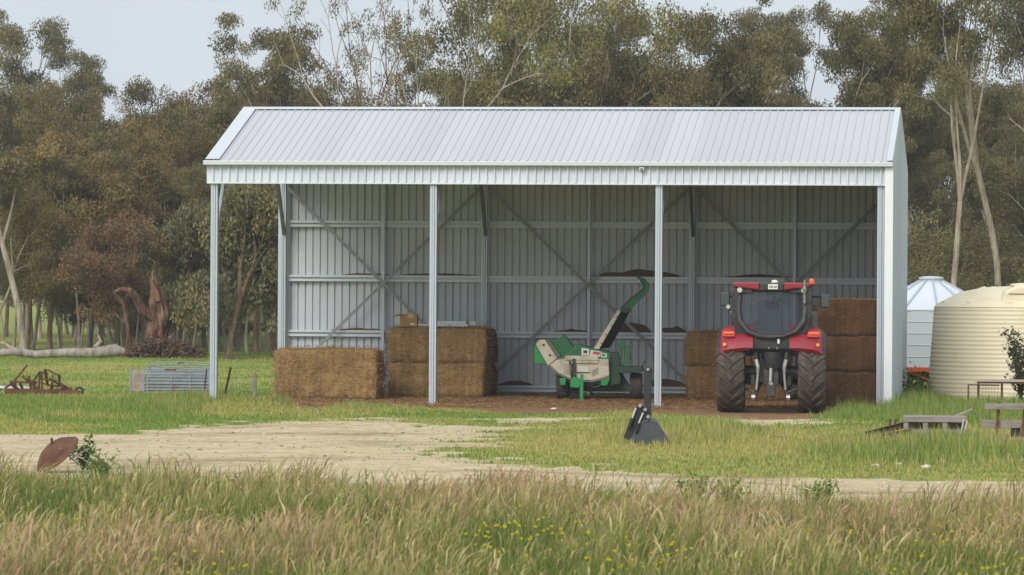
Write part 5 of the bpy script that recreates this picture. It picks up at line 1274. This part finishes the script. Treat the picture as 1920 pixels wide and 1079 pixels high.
def grow(seed, H, fork, spread, nlimb, depth, rad, leanx=0.0, wob=.05, low=0.0):
    """returns a list of branches (points, radii) and the list of twig ends"""
    r = random.Random(seed); br = []; tips = []
    def path(p, d, L, r0, r1, k, up):
        pts = [p.copy()]; rr = [r0]
        for i in range(k):
            d = (d + Vector((r.gauss(0, wob), r.gauss(0, wob), r.gauss(0, wob * .5) + up))).normalized()
            p = p + d * (L / k); pts.append(p.copy()); rr.append(r0 + (r1 - r0) * (i + 1) / k)
        return pts, rr, d
    d0 = Vector((leanx, r.gauss(0, .04), 1)).normalized()
    pts, rr, d = path(Vector((0, 0, -.1)), d0, H * fork, rad, rad * .68, 6, .02)
    rr[0] = rad * 1.35; br.append((pts, rr, 0))
    def sub(p, d, L, r0, lev):
        pts, rr, d2 = path(p, d, L, r0, r0 * .55, 4 if lev < 2 else 3, .05 if lev < 2 else .0)
        br.append((pts, rr, lev))
        if lev >= depth:
            tips.append((pts[-1], d2, lev)); return
        nb = 2 if lev else r.choice((2, 3))
        a0 = r.random() * 6.28
        for i in range(nb):
            ax = Vector((math.cos(a0 + i * 6.28 / nb + r.gauss(0, .3)), math.sin(a0 + i * 6.28 / nb), .0))
            nd = rotv(d2, ax, r.uniform(.25, .62) * spread)
            sub(pts[-1], nd, L * r.uniform(.55, .8), r0 * .52, lev + 1)
        if r.random() < .75:
            q = pts[len(pts) // 2]; ax = Vector((r.gauss(0, 1), r.gauss(0, 1), .2)).normalized()
            sub(q, rotv(d2, ax, r.uniform(.6, 1.0)), L * .55, r0 * .4, lev + 1)
    a0 = r.random() * 6.28
    for i in range(nlimb):
        a = a0 + i * 6.28 / nlimb + r.gauss(0, .25)
        ax = Vector((math.cos(a), math.sin(a), 0))
        sub(pts[-1], rotv(d, ax, r.uniform(.18, .5) * spread), H * (1 - fork) * r.uniform(.42, .55), rad * .55, 1)
    if low:
        for i in range(int(low)):
            k = r.randint(4, len(pts) - 1); a = r.random() * 6.28
            nd = Vector((math.cos(a), math.sin(a), r.uniform(.25, .7))).normalized()
            sub(pts[k], nd, H * .2 * r.uniform(.7, 1.2), rad * .34, 2)
    return br, tips
def clump_leaves(rg, cens, radii, per, cols, size, droop, flat=.6):
    C_ = []; K = []; SZ = []
    for c, rad in zip(cens, radii):
        n = int(per * (rad ** 2) * rg.uniform(.8, 1.2))
        d = rg.normal(0, 1, (n, 3)); d /= np.linalg.norm(d, axis=1)[:, None]
        rr = rg.random(n) ** .45
        # uneven lobed clump
        lob = .75 + .5 * vnoise(d[:, 0] * 2.2 + c[0] * 3 + 20, d[:, 1] * 2.2 + d[:, 2] * 1.7 + c[2] + 20, 5)
        p = d * (rr * lob * rad)[:, None]; p[:, 2] *= flat
        C_.append(p + np.array(c)); b = np.array(cols)[rg.integers(0, len(cols))] * .65 + .35 * np.array(cols)[rg.integers(0, len(cols), n)]
        K.append(b * (1 + rg.normal(0, .10)) * (1 + rg.normal(0, .11, (n, 1))).clip(.5, 1.6))
    P = np.concatenate(C_); K = np.concatenate(K); n = len(P)
    d = rg.normal(0, 1, (n, 3)); d[:, 2] -= droop; d /= np.linalg.norm(d, axis=1)[:, None]
    s = np.cross(d, rg.normal(0, 1, (n, 3))); s /= np.linalg.norm(s, axis=1)[:, None] + 1e-9
    L = size * rg.uniform(.6, 1.35, (n, 1)); w = L * .22
    v = np.concatenate([P - d * L * .5, P - s * w, P + d * L * .5, P + s * w]); I = np.arange(n)
    return v, np.stack([I, I + n, I + 2 * n, I + 3 * n], 1), np.concatenate([K] * 4)
VAR = {}
def variant(key, seed, H, fork, spread, nlimb, depth, rad, cols, per=260, crad=(.65, 1.15), size=.21, droop=.5, flat=.62, bark=None, lean=0.0, low=0, extra=0, wob=.06, bare=0.0, cap=None):
    r = random.Random(seed); rg = np.random.default_rng(seed)
    br, tips = grow(seed, H, fork, spread, nlimb, depth, rad, lean, wob, low)
    mb = MB()
    for pts, rr, lev in br: mb.tube(pts, [max(q, .012) for q in rr], (9, 7, 6, 5, 4, 4)[min(lev, 5)], cap=False)
    wood = mb.mesh('trunk', bark or BARKP, True)
    cens = []; rads = []
    for p, d, lev in tips:
        if r.random() < bare: continue
        q = p + d * .15; cens.append((q.x, q.y, q.z)); rads.append(r.uniform(*crad))
        for e in range(extra):
            if r.random() < .8:
                o = Vector((r.gauss(0, .7), r.gauss(0, .7), r.gauss(-.15, .45))); cens.append((q.x + o.x, q.y + o.y, max(.6, q.z + o.z))); rads.append(r.uniform(*crad) * .8)
    if cap and len(cens) > cap:
        idx = r.sample(range(len(cens)), cap); cens = [cens[i] for i in idx]; rads = [rads[i] for i in idx]
    v, f, k = clump_leaves(rg, cens, rads, per, cols, size, droop, flat)
    top = float(np.percentile(v[:, 2], 99.5))
    VAR[key] = (wood, np_mesh('crown', v, f, k, LEAF), top, float(np.percentile(np.hypot(v[:, 0], v[:, 1]), 92)))
for i in range(3):
    variant('umb%d' % i, 100 + i, 14, .42 + .06 * i, .80, 3, 3, .20, OLIVE, per=560, crad=(.7, 1.25), size=.155, flat=.5, wob=.08, extra=1)
for i in range(4):
    variant('den%d' % i, 200 + i, 11, .36, .95, 3, 3, .17, (OLIVE, BROWNISH, OLIVE + BROWNISH, BROWNISH)[i], per=470, crad=(.75, 1.25), size=.16, flat=.72, low=5, extra=2, bark=BARKB if i % 2 else None, cap=120)
for i in range(3):
    variant('pol%d' % i, 300 + i, 11, .52, .9, 2, 3, .13, (OLIVE, BROWNISH, GREYG)[i], per=440, crad=(.6, 1.0), size=.155, flat=.7, low=2, extra=2, lean=(-.10, .08, .16)[i], wob=.11, bark=BARKP)
for i in range(2):
    variant('bush%d' % i, 400 + i, 5.5, .12, 1.5, 4, 3, .12, (OLIVE, OLIVE)[i], per=420, size=.12, crad=(.7, 1.1), flat=.8, low=5, extra=2, bark=BARKB)
for i in range(2):
    variant('bare%d' % i, 500 + i, 15, .36, .8, 2, 4, .26, OLIVE + BROWNISH, per=340, size=.15, crad=(.35, .7), flat=.8, wob=.10, bare=.45, bark=BARKB if i else None)
variant('sheoak', 600, 8.5, .42, .8, 4, 3, .16, GREYG + OLIVE, per=420, crad=(.7, 1.05), size=.26, droop=2.4, flat=1.1, low=3, extra=2, bark=BARKB, cap=130)
variant('dead', 610, 7.5, .4, 1.3, 3, 3, .22, DEADB, per=420, crad=(.6, 1.0), size=.16, flat=.75, low=4, extra=2, bark=BARKX)
variant('yel', 620, 12, .35, 1.0, 3, 3, .2, YELLOWG + OLIVE, per=440, crad=(.6, 1.1), size=.155, flat=.75, low=5, extra=2, cap=110)
used = set()
def tree(x, D, ytop, key, label, group, wide=1.0, rz=None, seed=0):
    wood, crown, top, hw = VAR[key]
    r = random.Random(seed * 7919 + int(x) * 31 + int(D)); zt = ZH(x, ytop, D); s = zt / top
    if wide > 10: wide = min(1.35, max(.62, wide * .5 * D / F / (hw * s)))
    o = thing('gum_tree' if key != 'sheoak' else 'sheoak_tree', label, 'tree', (G(x, D), D, 0), r.random() * 6.28 if rz is None else rz, group)
    o.scale = (s * wide, s * wide, s)
    link('trunk', wood, o); link('crown', crown, o)
    return o
rs = random.Random(42)
ORD = ['first', 'second', 'third', 'fourth', 'fifth', 'sixth', 'seventh', 'eighth', 'ninth', 'tenth', 'eleventh', 'twelfth', 'thirteenth', 'fourteenth', 'fifteenth', 'sixteenth', 'seventeenth', 'eighteenth', 'nineteenth', 'twentieth', 'twenty-first', 'twenty-second', 'twenty-third', 'twenty-fourth', 'twenty-fifth', 'twenty-sixth', 'twenty-seventh', 'twenty-eighth', 'twenty-ninth', 'thirtieth']
GL = 'gum trees of the wood left of the shed'; GB = 'gum trees showing above the shed roof'; GRr = 'gum trees right of the shed'
hero = [
 # skyline, left to right: bearing, distance, top of the crown, kind
 (50, 215, 18, 'umb0', 'tall slender grey-green gum rising above the wood at far left', GL, 110), (112, 212, 72, 'umb2', 'smaller feathery gum right of the tall one at far left skyline', GL, 70), (-20, 200, 48, 'umb1', 'gum half cut off by the left edge of the picture at the skyline', GL, 90),
 (150, 185, 135, 'den0', 'rounded dark crown beside the slender skyline gums at left', GL, 130), (240, 195, 160, 'den2', 'rounded crown on the low skyline dip left of the shed', GL, 170), (340, 190, 166, 'den1', 'brown-green crown on the skyline dip, nearer the shed', GL, 170),
 (440, 178, 128, 'den0', 'pointed dark crown just left of the roof ridge end', GL, 110), (525, 172, 28, 'umb0', 'broad spreading gum with airy crown above the left end of the ridge', GB, 165), (600, 190, 92, 'den2', 'low olive crown above the roof between airy gum and bare forked gum', GB, 140),
 (715, 158, -70, 'bare0', 'bare forked gum with pale limbs above the left half of the roof', GB, 190), (655, 163, -30, 'bare1', 'thin bare-limbed gum left of the forked pale gum above the roof', GB, 130), (765, 160, -40, 'bare0', 'slim bare gum with scattered leaf tufts between two larger bare gums', GB, 120), (800, 166, -60, 'bare1', 'thin half-bare gum with drooping leaf tufts right of the forked one', GB, 130), (868, 172, -80, 'yel', 'tall olive column of foliage leaving the top of the picture above the roof', GB, 110),
 (950, 176, -10, 'yel', 'yellow-green airy gum above the middle of the roof', GB, 150), (1040, 170, -40, 'yel', 'bright yellow-green gum reaching the top edge above mid roof', GB, 130), (1155, 180, 8, 'umb1', 'small high airy crown on the skyline right of mid roof', GB, 80),
 (1105, 168, 50, 'den0', 'dense dark crown above the roof right of its middle', GB, 170), (1235, 165, 32, 'den2', 'dense rounded gum with forked trunks above the right half of the roof', GB, 190), (1310, 168, 40, 'den0', 'dense gum with gaps showing sky below its crown above right roof', GB, 150),
 (1378, 190, -4, 'umb2', 'flat-topped high gum standing clear of the others above right roof', GB, 115), (1425, 168, 28, 'umb0', 'sparse greyish gum above the roof left of the layered crown', GB, 150), (1530, 165, 42, 'umb1', 'layered dark crown over sky gaps near the right end of the ridge', GB, 125),
 (1532, 200, -12, 'umb2', 'tiny high crown poking above the layered gum', GB, 60), (1640, 172, 38, 'umb2', 'flat umbrella crown just left of the right ridge end', GB, 140), (1610, 182, 95, 'den2', 'low dark crown behind the right ridge end', GB, 130),
 (1785, 148, -90, 'umb0', 'tall pale-trunked forked gum right of the shed', GRr, 240), (1720, 168, -20, 'umb1', 'gum with high open crown just right of the shed roof', GRr, 170), (1880, 151, -110, 'umb1', 'tall straight pale gum near the right edge', GRr, 170), (1950, 165, -40, 'umb2', 'gum cut by the right edge of the picture', GRr, 180),
]
for i, h in enumerate(hero): tree(*h[:6], wide=h[6], seed=i)
# the mass of the wood, row behind row
def ridge_y(x): return float(np.interp(x, [-200, 0, 100, 200, 350, 450, 600, 700, 850, 1000, 1100, 1300, 1500, 1600, 1700, 1800, 2100], [110, 130, 150, 180, 185, 140, 110, 130, 110, 80, 75, 80, 150, 120, 90, 70, 60]))
def lab(x, row, k, yt, key):
    col = 'brownish' if key in ('den1', 'den3', 'pol1') else 'olive'
    sz = 'tall' if yt < 150 else ('mid-height' if yt < 260 else 'low')
    if row < 3: w_, gp, rw = 'the left wood', GL, ('front', 'middle', 'back')[row]
    elif row < 5: w_, gp, rw = 'trees behind the roof', GB, ('front', 'back')[row - 3]
    else: w_, gp, rw = 'the right wood', GRr, ('front', 'middle', 'back')[row - 5]
    return '%s %s gum, %s from left in %s row of %s' % (sz, col, ORD[k], rw, w_), gp
for row, (D, x0, x1, st, keys, dy) in enumerate(((162, -60, 560, 62, ('den1', 'den3', 'pol1', 'den2'), 130), (176, -90, 640, 58, ('den0', 'den1', 'pol0', 'den3'), 55), (196, -80, 520, 74, ('den2', 'den3', 'den0'), 20),
                                  (170, 760, 1720, 74, ('den1', 'den0', 'den2'), 85), (188, 560, 1720, 76, ('den2', 'den0', 'umb1'), 45),
                                  (162, 1700, 1990, 62, ('den0', 'umb1', 'den0'), 190), (178, 1690, 2000, 58, ('den0', 'umb2', 'pol0'), 90), (200, 1660, 2020, 70, ('den0', 'den2'), 50))):
    x = x0 + rs.random() * st; k = 0
    while x < x1:
        xx = x + rs.uniform(-.25, .25) * st; DD = D + rs.uniform(-5, 5); yt = ridge_y(xx) + dy + rs.uniform(-25, 45) - (45 if row == 4 and xx < 840 else 0)
        if 1360 < xx < 1650 and row in (3, 4):
            yt += 70
            if k % 2: x += st; k += 1; continue
        key = keys[(k + rs.randint(0, 1)) % len(keys)]; lb, gp = lab(xx, row, k, yt, key); tree(xx, DD, yt, key, lb, gp, wide=rs.uniform(190, 260) * 165 / D, seed=int(D)); x += st; k += 1
# slim trunks along the near edge of the wood
for i in range(30):
    x = -30 + i * 19 + rs.uniform(-9, 9); D = rs.uniform(152, 172); tree(x, D, rs.uniform(250, 400), 'pol%d' % rs.randint(0, 2), 'slim young gum, %s from the left along the front edge of the left wood' % ORD[i], 'young gums along the wood edge', wide=rs.uniform(.6, .85), seed=i)
for i in range(30):
    x = 130 + i * 14 + rs.uniform(-7, 7); D = rs.uniform(174, 215); tree(x, D, rs.uniform(280, 380), 'pol%d' % rs.randint(0, 2), 'slim gum stem, %s from the left deep inside the left wood' % ORD[i], 'slim stems deep inside the left wood', wide=rs.uniform(.7, 1.0), seed=300 + i)
# low growth further back
for i in range(9):
    x = 190 + i * 40 + rs.uniform(-15, 15); tree(x, rs.uniform(185, 240), rs.uniform(500, 560), 'bush%d' % (i % 2), 'low bushy tree deep in the left wood, %s from the left' % ORD[i], 'low bushy trees deep in the wood', wide=1.0, seed=900 + i)
for i in range(7):
    x = 1690 + i * 42 + rs.uniform(-12, 12); tree(x, rs.uniform(150, 170), rs.uniform(400, 480), 'bush%d' % (i % 2), 'low bushy tree under the gums right of the shed, %s from the left' % ORD[i], 'low bushy trees right of the shed', wide=1.1, seed=950 + i)
tree(430, 147, 352, 'sheoak', 'grey-green drooping sheoak seen through the open left end of the shed', None, 1.15, 0.5)
tree(335, 151, 395, 'sheoak', 'grey-green drooping sheoak left of the leftmost post', None, .85, 2.0)
tree(515, 150, 330, 'sheoak', 'grey-green drooping sheoak hiding behind the rear corner post', None, 1.0, 3.6)
tree(245, 150, 398, 'dead', 'gum with dying rusty brown foliage above the burnt stump', None, .8, 1.0)
tree(95, 157, 255, 'den3', 'large rounded grey-olive gum in the front of the wood at left', None, .95, 2.2)
# leaning pale gum at far left
lg = thing('leaning_gum', 'slim leaning gum with bare pale trunk at the left edge', 'tree', (G(42, 151.5), 151.5, 0)); mb = MB()
mb.tube([(0.05, 0, -.1), (0, 0, .8), (-.15, 0, 1.8), (-.5, 0, 3.2), (-.9, .1, 4.6), (-1.1, .1, 6.0)], [.16, .13, .12, .11, .09, .05], 9); mb.tube([(-.75, .05, 4.0), (-.5, .2, 5.0), (-.3, .2, 6.0)], [.07, .05, .03], 6)
mb.build('trunk', BARKP, lg, True)
v, f, k = clump_leaves(np.random.default_rng(5), [(-1.1, 0, 6.2), (-.3, .2, 6.1), (-.8, .2, 6.8), (-1.6, .1, 6.4), (-.2, 0, 6.8)], [.9, .8, 1.0, .8, .7], 300, OLIVE, .2, .5); link('crown', np_mesh('crown', v, f, k, LEAF), lg)
# ---- the burnt stump with its broken limb
bs = thing('burnt_tree', 'thick burnt broken gum trunk with one charred limb left of the shed', 'tree', (G(300, 149.0), 149.0, 0))
def Tq(zx, zy, y=0): return ((zx - 735) / (2.452 * 52.6), y, (742 - zy) / (2.452 * 52.6))
r = random.Random(3)
mb = MB(); pts = []; rad = []
for zx, zy, w in ((725, 745, 78), (722, 700, 62), (722, 640, 54), (728, 590, 58), (735, 540, 56), (728, 490, 44), (718, 440, 26), (708, 390, 18), (700, 345, 8)):
    pts.append(Tq(zx, zy)); rad.append(w / (2.452 * 52.6))
n = 16; vs = []
for p, q in zip(pts, rad):
    for k in range(n): a = 2 * math.pi * k / n; w = q * (.62 + .5 * r.random()); vs.append((p[0] + w * math.cos(a), p[1] + w * math.sin(a), p[2] + r.uniform(-.08, .08)))
fs = [(i * n + k, i * n + (k + 1) % n, (i + 1) * n + (k + 1) % n, (i + 1) * n + k) for i in range(len(pts) - 1) for k in range(n)] + [tuple((len(pts) - 1) * n + k for k in range(n))]
mb.add(vs, fs).build('trunk', BARKX, bs, False)
MB().tube([Tq(700, 550, -.1), Tq(655, 520, -.3), Tq(630, 465, -.4), Tq(600, 432, -.4), Tq(560, 428, -.5), Tq(530, 440, -.5)], [.22, .18, .16, .12, .09, .03], 8).build('broken_limb', BARKX, bs, True)
ORW = mat('split_heartwood', lin(132, 92, 66), .9, 0, .3, 3, stretch=(4, 4, .6), col2=lin(92, 60, 44), mix=.4)
MB().prism([Tq(x, y)[::2] for x, y in ((698, 372), (708, 392), (734, 440), (744, 480), (722, 486), (704, 430), (694, 390))], -.40, -.25, 'y').build('split_wood', ORW, bs, bevel=.04)
MB().prism([Tq(x, y)[::2] for x, y in ((735, 615), (752, 620), (748, 670), (738, 672))], -.52, -.38, 'y').build('split_wood', ORW, bs, bevel=.03)
# root plate and fallen bark at the foot
tw_ = MB(); rr_ = random.Random(9)
for i in range(170):
    a = rr_.uniform(-.95, 1.0); x = a * 1.25 + .1; y = rr_.uniform(-.8, .3); z = .05 + .75 * (1 - abs(a) ** 1.5) * rr_.random(); d = Vector((rr_.gauss(0, 1), rr_.gauss(0, .6), rr_.gauss(.1, .5))).normalized() * rr_.uniform(.2, .7); q = Vector((x, y, z)); e = q + d; e.z = max(.02, e.z)
    tw_.tube([q, (q + e) / 2 + Vector((0, 0, .05)), e], [.03, .022, .01], 4)
dt = thing('fallen_branches', 'heap of dark fallen branches round the foot of the burnt trunk', 'branches', (G(298, 148.3), 148.3, 0)); tw_.build('twigs', BARKX, dt)
v, f, k = clump_leaves(np.random.default_rng(8), [(-.7, 0, .25), (-.2, -.2, .4), (.4, 0, .35), (.9, -.1, .25), (1.3, 0, .15)], [.5, .6, .6, .5, .4], 500, [lin(78, 70, 56), lin(60, 54, 44), lin(96, 84, 66)], .16, .2, .6); v[:, 2] = np.maximum(v[:, 2], .01); link('dead_leaves', np_mesh('dead_leaves', v, f, k, LEAF), dt)
# ---- fallen pale log
lgp = thing('fallen_log', 'long pale grey fallen log lying along the edge of the wood', 'log', (G(110, 147.0), 147.0, 0))
MB().tube([(-3.6, .2, .26), (-2.6, .1, .12), (-1.6, 0, .24), (-.8, 0, .13), (.2, .05, .20), (1.2, 0, .20), (2.0, -.05, .30), (2.35, -.05, .24)], [.10, .12, .15, .14, .16, .19, .23, .12], 14).build('trunk', bark_mat('bleached_log', lin(108, 100, 90), lin(146, 138, 128), lin(176, 170, 160)), lgp, True)
MB().tube([(1.3, -.05, .4), (1.5, -.1, .62), (1.42, -.1, .84)], [.09, .07, .03], 8).build('branch_stub', BARKP, lgp, True)
MB().tube([(-1.6, 0, .3), (-1.9, -.1, .52), (-2.4, -.1, .58)], [.08, .06, .02], 8).build('branch_stub', BARKP, lgp, True)

# ================================================================== AIR between the camera and the wood
hz = MB().box((0, 300, 44), (1400, 700, 90)).build('haze', None, None)
hm = bpy.data.materials.new('haze_air'); hm.use_nodes = True
hn, hl = hm.node_tree.nodes, hm.node_tree.links
hn.remove(hn['Principled BSDF'])
pv = hn.new('ShaderNodeVolumePrincipled'); pv.inputs['Color'].default_value = (0.92, 0.95, 1.0, 1); pv.inputs['Density'].default_value = 0.00032; pv.inputs['Anisotropy'].default_value = 0.0
hl.new(pv.outputs['Volume'], hn['Material Output'].inputs['Volume'])
hz.data.materials.clear(); hz.data.materials.append(hm)
tag(hz, 'thin pale haze in the air over the paddock', 'haze', kind='stuff')
